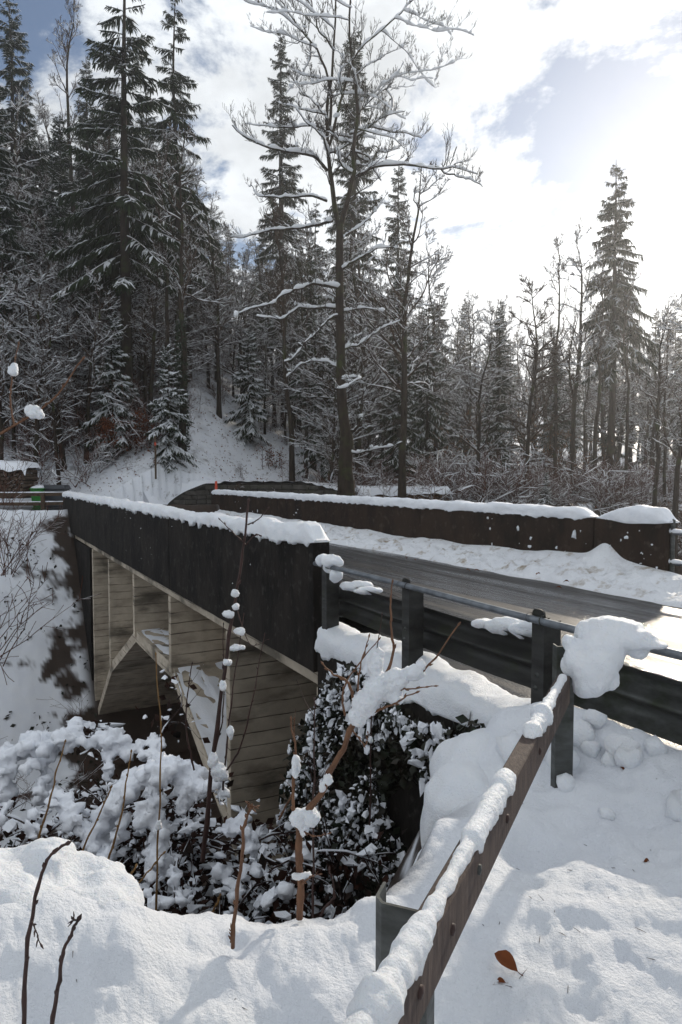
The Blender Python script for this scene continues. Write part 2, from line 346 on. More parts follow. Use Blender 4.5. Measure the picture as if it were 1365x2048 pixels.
def mat_board_concrete():
    """pale concrete with the joints of its formwork boards and water stains"""
    mt = material('board_marked_concrete', (.54, .47, .375), .85, spec=.2, var=(.36, .305, .24), vscale=2.2, stretch=(1, 1, 1.6), bump=0)
    nt = mt.node_tree; N = nt.nodes; L = nt.links; p = N['Principled BSDF']
    src = p.inputs['Base Color'].links[0].from_socket
    tc = N.new('ShaderNodeTexCoord'); sp = N.new('ShaderNodeSeparateXYZ'); L.new(tc.outputs['Object'], sp.inputs[0])
    nz = N.new('ShaderNodeTexNoise'); nz.inputs['Scale'].default_value = .9; nz.inputs['Detail'].default_value = 3; L.new(tc.outputs['Object'], nz.inputs['Vector'])
    a = N.new('ShaderNodeMath'); a.operation = 'MULTIPLY_ADD'; L.new(nz.outputs['Fac'], a.inputs[0]); a.inputs[1].default_value = .10; L.new(sp.outputs[2], a.inputs[2])
    sc = N.new('ShaderNodeMath'); sc.operation = 'MULTIPLY'; L.new(a.outputs[0], sc.inputs[0]); sc.inputs[1].default_value = 1/.19
    fr = N.new('ShaderNodeMath'); fr.operation = 'PINGPONG'; L.new(sc.outputs[0], fr.inputs[0]); fr.inputs[1].default_value = .5
    ln = N.new('ShaderNodeMapRange'); ln.inputs[1].default_value = 0; ln.inputs[2].default_value = .055; ln.inputs[3].default_value = 1; ln.inputs[4].default_value = 0; L.new(fr.outputs[0], ln.inputs[0])
    n3 = N.new('ShaderNodeTexNoise'); n3.inputs['Scale'].default_value = 2.3; n3.inputs['Detail'].default_value = 5; L.new(tc.outputs['Object'], n3.inputs['Vector'])
    m3 = N.new('ShaderNodeMapRange'); m3.inputs[1].default_value = .42; m3.inputs[2].default_value = .58; L.new(n3.outputs['Fac'], m3.inputs[0])
    lf = N.new('ShaderNodeMath'); lf.operation = 'MULTIPLY'; L.new(ln.outputs[0], lf.inputs[0]); L.new(m3.outputs[0], lf.inputs[1])
    mx = N.new('ShaderNodeMix'); mx.data_type = 'RGBA'; L.new(lf.outputs[0], mx.inputs['Factor']); L.new(src, mx.inputs['A']); mx.inputs['B'].default_value = (.035, .028, .022, 1)
    # dark water blotches
    n4 = N.new('ShaderNodeTexNoise'); n4.inputs['Scale'].default_value = 1.1; n4.inputs['Detail'].default_value = 6; n4.inputs['Roughness'].default_value = .6
    mp = N.new('ShaderNodeMapping'); mp.inputs['Scale'].default_value = (1, .5, 1.6); L.new(tc.outputs['Object'], mp.inputs[0]); L.new(mp.outputs[0], n4.inputs['Vector'])
    m4 = N.new('ShaderNodeMapRange'); m4.inputs[1].default_value = .50; m4.inputs[2].default_value = .64; L.new(n4.outputs['Fac'], m4.inputs[0])
    m4b = N.new('ShaderNodeMath'); m4b.operation = 'MULTIPLY'; L.new(m4.outputs[0], m4b.inputs[0]); m4b.inputs[1].default_value = .75
    mx2 = N.new('ShaderNodeMix'); mx2.data_type = 'RGBA'; L.new(m4b.outputs[0], mx2.inputs['Factor']); L.new(mx.outputs['Result'], mx2.inputs['A']); mx2.inputs['B'].default_value = (.045, .04, .03, 1)
    L.new(mx2.outputs['Result'], p.inputs['Base Color'])
    bp = N.new('ShaderNodeBump'); bp.inputs['Strength'].default_value = .7; bp.inputs['Distance'].default_value = .02; bp.invert = True
    L.new(ln.outputs[0], bp.inputs['Height']); L.new(bp.outputs[0], p.inputs['Normal'])
    return mt
M['board_concrete'] = mat_board_concrete()

def mat_asphalt():
    mt = bpy.data.materials.new('wet_asphalt'); mt.use_nodes = True; nt = mt.node_tree; N = nt.nodes; L = nt.links; p = N['Principled BSDF']
    tc = N.new('ShaderNodeTexCoord')
    def noise(scale, det, st=(1, 1, 1), r=.6):
        mp = N.new('ShaderNodeMapping'); mp.inputs['Scale'].default_value = st; L.new(tc.outputs['Object'], mp.inputs[0])
        z = N.new('ShaderNodeTexNoise'); z.inputs['Scale'].default_value = scale; z.inputs['Detail'].default_value = det; z.inputs['Roughness'].default_value = r; L.new(mp.outputs[0], z.inputs['Vector']); return z.outputs['Fac']
    def mr(s, a, b, c, d):
        x = N.new('ShaderNodeMapRange'); L.new(s, x.inputs[0])
        for i, v in enumerate((a, b, c, d)): x.inputs[1 + i].default_value = v
        return x.outputs[0]
    wet = noise(1.1, 6, (.10, 2.0, 1))
    L.new(mr(wet, .42, .58, .5, .07), p.inputs['Roughness'])
    mx = N.new('ShaderNodeMix'); mx.data_type = 'RGBA'; mx.inputs['A'].default_value = (.030, .028, .027, 1); mx.inputs['B'].default_value = (.012, .011, .011, 1); p.inputs['Specular IOR Level'].default_value = .22
    L.new(mr(wet, .36, .6, 0, 1), mx.inputs['Factor'])
    sl_ = noise(2.4, 8, (.5, 1.4, 1), .7)
    m2 = N.new('ShaderNodeMix'); m2.data_type = 'RGBA'; L.new(mx.outputs['Result'], m2.inputs['A']); m2.inputs['B'].default_value = (.30, .29, .28, 1); L.new(mr(sl_, .58, .74, 0, .6), m2.inputs['Factor'])
    L.new(m2.outputs['Result'], p.inputs['Base Color'])
    bp = N.new('ShaderNodeBump'); bp.inputs['Strength'].default_value = .55; bp.inputs['Distance'].default_value = .008
    L.new(noise(70, 3, r=.5), bp.inputs['Height'])
    b2 = N.new('ShaderNodeBump'); b2.inputs['Strength'].default_value = .15; b2.inputs['Distance'].default_value = .04
    L.new(noise(5, 4), b2.inputs['Height']); L.new(bp.outputs[0], b2.inputs['Normal']); L.new(b2.outputs[0], p.inputs['Normal'])
    return mt
M['asphalt'] = mat_asphalt()

def mat_terrain():
    """snow cover; fallen leaves and soil speckle it under the trees (by position on the hillside)"""
    mt = material('snow_cover', (.83, .855, .895), .55, spec=.3, var=(.79, .82, .88), vscale=2.5, bump=.9, bscale=70, bdetail=12, bdist=.018)
    nt = mt.node_tree; N = nt.nodes; L = nt.links; p = N['Principled BSDF']; src = p.inputs['Base Color'].links[0].from_socket
    tc = N.new('ShaderNodeTexCoord'); sp = N.new('ShaderNodeSeparateXYZ'); L.new(tc.outputs['Object'], sp.inputs[0])
    far = N.new('ShaderNodeMapRange'); L.new(sp.outputs[1], far.inputs[0]); far.inputs[1].default_value = 24; far.inputs[2].default_value = 34
    n1 = N.new('ShaderNodeTexNoise'); n1.inputs['Scale'].default_value = 3.2; n1.inputs['Detail'].default_value = 9; n1.inputs['Roughness'].default_value = .72; L.new(tc.outputs['Object'], n1.inputs['Vector'])
    r1 = N.new('ShaderNodeMapRange'); L.new(n1.outputs['Fac'], r1.inputs[0]); r1.inputs[1].default_value = .56; r1.inputs[2].default_value = .66; r1.inputs[4].default_value = .8
    f = N.new('ShaderNodeMath'); f.operation = 'MULTIPLY'; L.new(far.outputs[0], f.inputs[0]); L.new(r1.outputs[0], f.inputs[1])
    mx = N.new('ShaderNodeMix'); mx.data_type = 'RGBA'; L.new(f.outputs[0], mx.inputs['Factor']); L.new(src, mx.inputs['A']); mx.inputs['B'].default_value = (.085, .05, .032, 1)
    at = N.new('ShaderNodeAttribute'); at.attribute_name = 'soil'  # soil colour, which also carries painted shadow by the bridge
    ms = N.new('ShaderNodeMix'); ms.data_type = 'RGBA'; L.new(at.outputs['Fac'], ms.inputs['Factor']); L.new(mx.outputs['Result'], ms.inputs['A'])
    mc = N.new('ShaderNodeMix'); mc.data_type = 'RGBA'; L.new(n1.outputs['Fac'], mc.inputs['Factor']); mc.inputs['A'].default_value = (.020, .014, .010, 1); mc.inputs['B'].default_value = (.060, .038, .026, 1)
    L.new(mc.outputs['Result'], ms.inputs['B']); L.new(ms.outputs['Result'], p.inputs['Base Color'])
    return mt
M['terrain'] = mat_terrain()

# ------------------------------------------------------------------ terrain
def edge_t(w):      # near rim of the ravine, measured along the bridge
    e = np.interp(w, [-40, -8, -2, 0, .5, 1.1, 1.55, 2.0, 2.5, 2.93, 2.97, 8.5, 8.51, 14, 40], [4.5, 3.6, 2.75, 2.45, 2.25, 1.88, 1.95, 2.3, 2.9, 3.1, 3.1, 3.2, 5.0, 6.0, 9.0])
    return e
def terrain(x, y, detail=True):
    x = np.asarray(x, float); y = np.asarray(y, float)
    t, w = to_tw(x, y); p2 = np.stack([x, y], -1)
    e = edge_t(w)
    near = 0.04 + .05*vnoise(p2*.7, 3)
    # ravine: falls from the near rim, climbs to the far bank
    d1 = t - e
    fall = np.where(d1 > 0, -(.30*d1 + 1.35*np.maximum(d1 - .25, 0)), 0)
    farw = np.interp(w, [-30, -6, 2, 9, 20], [24.0, 24.6, 25.6, 25.6, 22])
    d2 = farw - t
    climb = .42 - (1.02*np.maximum(d2, 0) + .06*np.maximum(d2, 0)**1.2)
    bottom = -6.5 + .3*vnoise(p2*.2, 5)
    rav = np.maximum(bottom, np.maximum(np.where(d1 > 0, near + fall, near), climb))
    # far side and hill
    k = np.interp(x/np.maximum(y, 5)*35, [-26, -16, -9, -5, -1, 3, 10], [.86, .82, .74, .60, .30, .05, -.06])
    s0 = np.interp(x, [-45, -19, -12, -8.5, -7.0, -5, -2, 0, 3, 10], [26, 29.3, 30.2, 29.2, 30.2, 32.2, 32.2, 32.8, 36, 40])
    s = np.maximum(y - s0, 0)
    hill = np.where(k > 0, k*34*(1 - np.exp(-s/34.0)), np.maximum(k*s, -5))
    ridge = 13*sstep(60, 130, y)*sstep(-10, 45, x) + 34*sstep(110, 300, y)
    bankz = .42 + .15*vnoise(p2*.3, 8) - .45*sstep(9, 16, w)*sstep(45, 30, y)
    far = bankz + hill + ridge + sstep(0, 12, s)*(.5*fbm(p2*.16, 3, .5, 11) + .16*fbm(p2*.8, 2, .5, 12))
    z = np.where(t > farw, np.maximum(far, climb), rav)
    z = np.where((t <= farw), z, far)
    # right of the road the land slopes gently off below the embankment
    offr = sstep(9.0, 14, w)*sstep(26, 20, t)
    z = z - offr*np.where(t < e, 1.2, 0)
    # road corridor: kept just under the asphalt sheet, snow verge on the near side
    inroad = (w > 3.05) & (w < 8.5) & (t < 3.3)
    z = np.where(inroad, np.minimum(z, -.06), z)
    verge = (t < 5.75) & (w > 2.05) & (w < 3.3)
    bank = .17*np.exp(-((w - 2.75)/.34)**2)*(1 + .5*vnoise(p2*1.7, 21))
    z = z + np.where((w > 1.2) & (w < 3.5), bank*sstep(.12, -.1, t - e), 0)
    # far road across the bank
    farroad = (t > 25.8) & (t < 31.5) & (y < 33.5)
    z = np.where(farroad & (w > -4), np.minimum(z, .10 + .12*sstep(26, 31, t)), z)
    # foreground relief
    if detail:
        g = sstep(9, 3, np.hypot(x, y))*(t < e + .6)
        z = z + g*(.075*fbm(p2*1.25 + 4.2, 2, .45, 31) + .024*fbm(p2*5, 2, .5, 33) + .006*fbm(p2*19, 3, .6, 35))
        z = z - g*.022*np.clip(vnoise(p2*7.5 + 3, 37) - .25, 0, .5)/.5
        for (mx_, my_, r_, h_) in MOUNDS: z = z + h_*np.exp(-((x - mx_)**2 + (y - my_)**2)/r_**2)
        mid = sstep(2, 6, np.hypot(x, y))
        z = z + mid*(.06*fbm(p2*1.1, 3, .55, 41))*np.where(inroad, 0, 1)
    return z
MOUNDS = [(.98, 2.35, .42, .10), (1.5, 2.2, .5, .12), (.45, 2.85, .30, .12), (.70, 3.55, .35, .16), (-1.05, 2.05, .40, .22), (-.72, 2.08, .22, .10), (.10, 2.28, .10, .07), (-.36, 1.98, .055, .05),
          (-.1, 1.75, .3, -.03), (.6, 1.7, .3, .07), (1.25, 1.75, .35, .05), (.98, 2.95, .22, .03), (1.6, 3.0, .35, .10), (1.25, 3.3, .3, .06), (.76, 2.62, .12, -.10)]
def build_terrain():
    r = np.concatenate([np.geomspace(.35, 1.2, 40, endpoint=False), np.linspace(1.2, 4.2, 210, endpoint=False), np.geomspace(4.2, 12, 100, endpoint=False), np.linspace(12, 35, 280, endpoint=False), np.geomspace(35, 60, 45, endpoint=False), np.geomspace(60, 900, 25)])
    fine = np.linspace(-39, 39, 430); side = np.linspace(39, 321, 50)[1:-1]
    a = np.radians(np.concatenate([fine, side]))
    A, R = np.meshgrid(a, r)
    x = np.sin(A)*R; y = np.cos(A)*R
    z = terrain(x, y)
    nr, na = R.shape
    idx = np.arange(nr*na).reshape(nr, na)
    q = np.stack([idx[:-1, :], idx[1:, :], np.roll(idx, -1, 1)[1:, :], np.roll(idx, -1, 1)[:-1, :]], -1).reshape(-1, 4)[:, ::-1]
    mb = MB(); mb.add(np.stack([x, y, z], -1).reshape(-1, 3), q)
    T_, W_ = to_tw(x, y); dd = T_ - edge_t(W_)
    pn = np.stack([x, y, z], -1)
    near_bank = sstep(.10, .5, dd + .12*fbm(pn*2.5, 3, .5, 71))*sstep(-5.5, -4.0, W_ + .6*fbm(pn*.7, 3, .5, 75))*sstep(14.5, 11, T_)*(T_ < 26)
    under = sstep(2.6, 3.0, W_)*sstep(8.8, 8.2, W_)*(T_ > 3)*(T_ < 26)  # bare sheltered soil; its dark tone also paints the bridge's shadow
    farb = sstep(.0, .45, fbm(pn*.75, 5, .65, 77) - .45 + .95*sstep(1.2, 2.8, W_) + .45*sstep(21, 15, T_))*(T_ > 10)*(T_ < 25.4)  # patchy soil; thickening toward the bridge also paints the abutment's shadow
    hillm = sstep(.05, .45, fbm(pn*1.3, 5, .65, 79) - .12)*sstep(30.5, 33, y)*sstep(-3.5, -9.5, x + .25*(y - 30)) 
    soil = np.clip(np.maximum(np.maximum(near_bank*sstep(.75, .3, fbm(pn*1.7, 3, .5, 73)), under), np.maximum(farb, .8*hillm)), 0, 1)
    c = np.array([[0, 0, float(terrain(0., 0.))]]); n0 = mb.n
    mb.v.append(c); mb.n += 1
    tr = np.stack([np.full(na, n0), np.roll(idx[0], -1), idx[0]], -1)
    mb.t.append(tr)
    o = mb.build('snowy_ground', M['terrain'], kind='structure', label='snow covered ground, ravine and wooded hillside')
    at = o.data.attributes.new('soil', 'FLOAT', 'POINT'); at.data.foreach_set('value', np.r_[soil.ravel(), 0].astype(np.float32)); return o
GROUND = build_terrain()
def gz(x, y): return float(terrain(np.array([x]), np.array([y]), False)[0])

# ------------------------------------------------------------------ road
def build_road():
    ts = np.concatenate([np.linspace(-14, 6, 30), np.linspace(6.5, 27, 30)]); ws = np.linspace(3.0, 8.34, 12)
    T, W = np.meshgrid(ts, ws, indexing='ij')
    P = T[..., None]*np.array((1.0, 0, 0)) + W[..., None]*np.array((0, -1.0, 0))
    P[..., 2] = .004 + .02*np.cos((W - 5.7)/2.7*1.57)
    n, m = T.shape; idx = np.arange(n*m).reshape(n, m)
    q = np.stack([idx[:-1, :-1], idx[1:, :-1], idx[1:, 1:], idx[:-1, 1:]], -1).reshape(-1, 4)[:, ::-1]
    mb = MB(); mb.add(P.reshape(-1, 3), q)
    o = mb.build('road', M['asphalt'], kind='structure', label='wet dark asphalt road crossing the bridge')
    o.rotation_euler = (0, 0, TH + math.pi/2)
    # road on the far bank, turning off to both sides
    a = [np.array(B(26.9, 5.6)), np.array(B(29.2, 4.2)), np.array(B(30.4, .5)), np.array(B(29.6, -6)), np.array(B(28.5, -16))]
    c = catmull(a, 40); tg = nrm(np.gradient(c, axis=0)); nn = np.stack([-tg[:, 1], tg[:, 0], np.zeros(40)], -1)
    us = np.linspace(-2.1, 2.1, 6)
    PP = c[:, None, :] + nn[:, None, :]*us[None, :, None]; PP[..., 2] = .30*sstep(0, 12, np.arange(40))[:, None] + .045
    idx = np.arange(240).reshape(40, 6); q = np.stack([idx[:-1, :-1], idx[1:, :-1], idx[1:, 1:], idx[:-1, 1:]], -1).reshape(-1, 4)[:, ::-1]
    mb = MB(); mb.add(PP.reshape(-1, 3), q); mb.build('far_road', M['asphalt'], kind='structure', label='road bending away on the far bank')
build_road()

# ------------------------------------------------------------------ bridge
BR = empty('arch_bridge', (0, 0, 0), TH + math.pi/2, 'dark concrete arch bridge with solid parapets over the snowy ravine', 'bridge')
def bb(name, t0, t1, w0, w1, z0, z1, mat, bevel=.015, parent=BR, **kw): return box(name, t0, t1, -w1, -w0, z0, z1, mat, parent, bevel, **kw)
NEAR_TOP = .93
# near parapet in three bays with open joints
for a, b_ in ((5.88, 11.43), (11.45, 19.28), (19.30, 27.0)):
    bb('parapet', a, b_, 2.85, 3.03, -.34, NEAR_TOP, M['dark_concrete'], label='blackish near parapet bay' if a < 6 else None)
for a, b_ in ((6.15, 7.36), (7.385, 12.0), (12.02, 19.5), (19.52, 26.6)):
    bb('parapet', a, b_, 8.35, 8.60, -.34, NEAR_TOP, M['brown_concrete'], label='brown stained far parapet bay')
bb('deck_slab', 5.8, 26.5, 2.985, 8.47, -.53, -.03, M['board_concrete'], label='pale deck slab under the parapets')
WALLS = (8.77, 11.9, 15.0, 18.1)
ARCH = [(5.70, -5.75), (8.77, -3.25), (11.9, -1.75), (15.0, -1.75), (18.1, -3.2), (21.3, -5.75)]
for t in WALLS:
    za = np.interp(t, [p[0] for p in ARCH], [p[1] for p in ARCH])
    bb('cross_wall', t - .08, t + .08, 2.96, 8.3, za - .14, -.532, M['board_concrete'], .012)
def build_arch():
    mb = MB(); th = .26
    for (t0, z0), (t1, z1) in zip(ARCH[:-1], ARCH[1:]):
        v = [(t0, -3.0, z0), (t1, -3.0, z1), (t1, -8.25, z1), (t0, -8.25, z0), (t0, -3.0, z0 - th), (t1, -3.0, z1 - th), (t1, -8.25, z1 - th), (t0, -8.25, z0 - th)]
        mb.add(v, [(0, 3, 2, 1), (4, 5, 6, 7), (0, 1, 5, 4), (2, 3, 7, 6), (1, 2, 6, 5), (0, 4, 7, 3)])
    o = mb.build('arch_slab', M['board_concrete'], BR, smooth=False, label='thin polygonal arch slab'); return o
build_arch()
# abutments
bb('abutment', 2.1, 5.74, 2.93, 8.5, -7.0, -.04, M['dark_concrete'])
bb('pilaster', 5.742, 6.02, 2.95, 3.30, -1.0, -.5315, M['board_concrete'], .012, label='pale corner pilaster')
bb('pilaster', 5.743, 6.0, 2.955, 3.28, -6.5, -1.002, M['dark_concrete'], .012)
bb('abutment', 21.15, 27.4, 2.93, 8.5, -7.5, -.532, M['dark_concrete'])
bb('cross_wall', 20.72, 20.88, 2.96, 8.3, -6.2, -.532, M['board_concrete'], .012)
# wing wall that carries the guardrail verge
wing = bb('wing_wall', 2.2, 5.70, 2.80, 2.925, -6.0, -.03, M['dark_concrete'], .02, label='black wing wall below the guardrail')
# snow dusting on the arch back
def arch_snow():
    mb = MB(); rg = rng_(5)
    for (t0, z0), (t1, z1), w0 in (((8.9, -3.15), (11.8, -1.80), 3.02), ((12.0, -1.75), (14.9, -1.75), 3.05)):
        n, m = 40, 16; T = np.linspace(0, 1, n); W = np.linspace(0, 1.15, m)
        TT, WW = np.meshgrid(T, W, indexing='ij'); p = np.stack([TT*4, WW*4], -1)
        ww = w0 + WW + .25*fbm(p*.8, 2, .5, 4)*WW
        h = .004 + .030*fbm(p*1.6, 4, .6, 9); h = np.where(WW > 1.05, -.01, h)
        X = np.stack([t0 + (t1 - t0)*TT, -np.maximum(ww, w0), z0 + (z1 - z0)*TT + h], -1)
        idx = np.arange(n*m).reshape(n, m); mb.add(X.reshape(-1, 3), np.stack([idx[:-1, :-1], idx[1:, :-1], idx[1:, 1:], idx[:-1, 1:]], -1).reshape(-1, 4)[:, ::-1])
    return mb.build('arch_snow', M['snow'], BR, kind='stuff')
arch_snow()

# ------------------------------------------------------------------ snow caps on the parapets
def sweep_cap(name, t0, t1, wc, half, z0, hfun, drip, seed, label, mat, n=400, ends=(.25, .25)):
    ts = np.linspace(t0, t1, n); k = 22
    prof = np.linspace(math.pi*1.12, -math.pi*.12, k)           # over the top from one overhang to the other
    tt = ts[:, None]; pr = prof[None, :]
    rise = np.minimum(sstep(t0, t0 + ends[0], ts), sstep(t1, t1 - ends[1], ts))**.6
    h = hfun(ts)*(.12 + .88*rise)
    p = np.stack([np.broadcast_to(tt*2.2, (n, k)), np.broadcast_to(pr*.8, (n, k))], -1)
    bulge = 1 + .16*fbm(p*np.array((1.0, 1.0)), 3, .5, seed) + .035*fbm(p*np.array((5, 4)), 3, .6, seed + 3)
    c = np.cos(pr)*np.ones_like(tt); s_ = np.sin(pr)*np.ones_like(tt)
    ex = np.sign(c)*np.abs(c)**.72; ey = np.sign(s_)*np.abs(s_)**.75
    ww = wc + half*bulge*ex*(.72 + .28*rise)[:, None]
    zz = z0 + h[:, None]*np.where(s_ > 0, ey, 0)*bulge
    lo = np.maximum(-s_, 0)/.37
    dr = drip*(.35 + .9*np.maximum(0, fbm(np.stack([tt*6 + 0*pr, 3*np.sign(c)], -1), 3, .55, seed + 5)) + .5*np.maximum(0, fbm(np.stack([tt*1.3 + 0*pr, 5*np.sign(c)], -1), 2, .5, seed + 8)))
    zz = zz - lo*dr*rise[:, None]
    X = np.stack([tt + 0*pr, -ww, zz], -1)
    idx = np.arange(n*k).reshape(n, k); mb = MB(); mb.add(X.reshape(-1, 3), np.stack([idx[:-1, :-1], idx[1:, :-1], idx[1:, 1:], idx[:-1, 1:]], -1).reshape(-1, 4))
    mb.q.append(np.stack([idx[:-1, -1], idx[1:, -1], idx[1:, 0], idx[:-1, 0]], -1))
    for row, fl in ((idx[0], 1), (idx[-1], 0)):
        mb.v.append(X.reshape(-1, 3)[row].mean(0)[None]); c0 = mb.n; mb.n += 1
        nx = np.roll(row, -1); mb.t.append(np.stack([np.full(k, c0), nx if fl else row, row if fl else nx], -1))
    o = mb.build(name, mat, label=label, cat='snow'); o.rotation_euler = (0, 0, TH + math.pi/2); return o
def hn(ts): return .115 + .035*fbm(ts[:, None]*np.array([[1.3, 0]]), 3, .5, 3) + .035*sstep(9.5, 6.5, ts)*(1 + .8*vnoise(ts[:, None]*np.array([[2.6, 0]]), 6))
sweep_cap('snow_ridge', 5.86, 27.05, 2.94, .13, NEAR_TOP - .004, hn, .085, 11, 'long lumpy snow cap with ragged drips on the near parapet', M['snow_near'], n=900, ends=(.3, .25))
sweep_cap('snow_ridge', 2.3, 5.74, 2.98, .20, -.05, lambda ts: .22 + .05*fbm(ts[:, None]*np.array([[1.6, 0]]), 3, .5, 33), .09, 29, 'snow verge lying on the black wing wall under the guardrail', M['snow_near'], n=300, ends=(.5, .05))
def hf(ts): return .15 + .02*fbm(ts[:, None]*np.array([[.9, 0]]), 3, .5, 13)
sweep_cap('snow_ridge', 7.46, 26.65, 8.475, .16, NEAR_TOP - .004, hf, .05, 17, 'long smooth snow cap along the brown far parapet', M['snow'], n=500)
sweep_cap('snow_ridge', 6.10, 7.34, 8.475, .165, NEAR_TOP - .004, lambda ts: .19 + .03*sstep(7.2, 6.6, ts), .05, 23, 'short rounded snow cap on the end block of the far parapet', M['snow'], n=70, ends=(.18, .55))

def parapet_flecks():
    rg = rng_(15); mb = MB(); n = 40; c = np.array([(23.5, .55), (22, .5), (18.2, .45), (9.6, .5), (9.0, .42), (7.9, .55), (7.55, .6), (7.2, .62), (6.7, .45), (6.35, .5)])
    k = rg.integers(0, len(c), n); t = c[k, 0] + rg.normal(size=n)*.22; z = c[k, 1] + rg.normal(size=n)*.14; ok = (z > .2) & (z < .9) & (t > 6.2); t, z = t[ok], z[ok]; m = len(t)
    flakes(mb, np.stack([t, np.full(m, -8.345), z], -1), .005 + .035*rg.uniform(0, 1, m)**3, rg, ICO1, .2, 1.6); mb.build('snow_splashes', M['snow'], BR, kind='stuff')
    mb = MB(); n = 14; t = rg.uniform(5.9, 16, n); z = rg.uniform(-.2, .8, n); flakes(mb, np.stack([t, np.full(n, -2.849), z], -1), .003 + .007*rg.uniform(0, 1, n)**2, rg, ICO1, .2, 1.0); mb.build('snow_specks', M['snow'], BR, kind='stuff')
parapet_flecks()
# ------------------------------------------------------------------ ploughed snow along the far parapet
def build_bank():
    ts = np.linspace(-8, 26.5, 700); us = np.linspace(0, 1, 26)
    T, W = np.meshgrid(ts, us, indexing='ij'); p = np.stack([T, W*1.2], -1)
    wid = 1.02 + .13*fbm(np.stack([ts*.6, 0*ts], -1), 3, .5, 51)
    hw = .27 + .05*fbm(np.stack([ts*.8, 0*ts + 3], -1), 3, .5, 53) + .26*np.exp(-((ts - 7.15)/.26)**2) + .09*np.exp(-((ts - 7.7)/.9)**2) - .10*sstep(7, 5.6, ts) + .05*sstep(14, 22, ts)
    ww = 8.355 - W*wid[:, None]
    prof = (1 - W)**.85*(1 - .30*np.sin(W*3.14))
    z = .012 + hw[:, None]*prof + (.07*fbm(p*np.array((2.2, 3)), 4, .6, 55) + .055*np.abs(fbm(p*np.array((5, 6)), 3, .6, 57)))*np.clip(W*5, 0, 1)*np.clip((1 - W)*7, 0, 1)
    z = np.where(W > .985, -.01, np.maximum(z, .03*np.clip((1 - W)*9, 0, 1)))
    X = np.stack([T, -ww, z], -1); n, m = T.shape; idx = np.arange(n*m).reshape(n, m)
    mb = MB(); mb.add(X.reshape(-1, 3), np.stack([idx[:-1, :-1], idx[1:, :-1], idx[1:, 1:], idx[:-1, 1:]], -1).reshape(-1, 4))
    o = mb.build('snow_bank', M['snow_dirty'], label='dirty ploughed snow bank along the foot of the brown parapet', cat='snow'); o.rotation_euler = (0, 0, TH + math.pi/2)
    # near side slush line on the bridge
    ts = np.linspace(5.8, 26.5, 400); us = np.linspace(0, 1, 12); T, W = np.meshgrid(ts, us, indexing='ij'); p = np.stack([T, W], -1)
    wid = .55 + .12*fbm(np.stack([ts*.7, 0*ts], -1), 3, .5, 61)
    z = .01 + .20*(1 - W)**.9*(1 + .3*fbm(p*2, 3, .5, 63)); z = np.where(W > .98, -.01, z)
    X = np.stack([T, -(3.085 + W*wid[:, None]), z], -1); n, m = T.shape; idx = np.arange(n*m).reshape(n, m)
    mb = MB(); mb.add(X.reshape(-1, 3), np.stack([idx[:-1, :-1], idx[1:, :-1], idx[1:, 1:], idx[:-1, 1:]], -1).reshape(-1, 4)[:, ::-1])
    o = mb.build('snow_bank', M['snow_dirty'], label='low snow bank inside the near parapet', cat='snow'); o.rotation_euler = (0, 0, TH + math.pi/2)
build_bank()

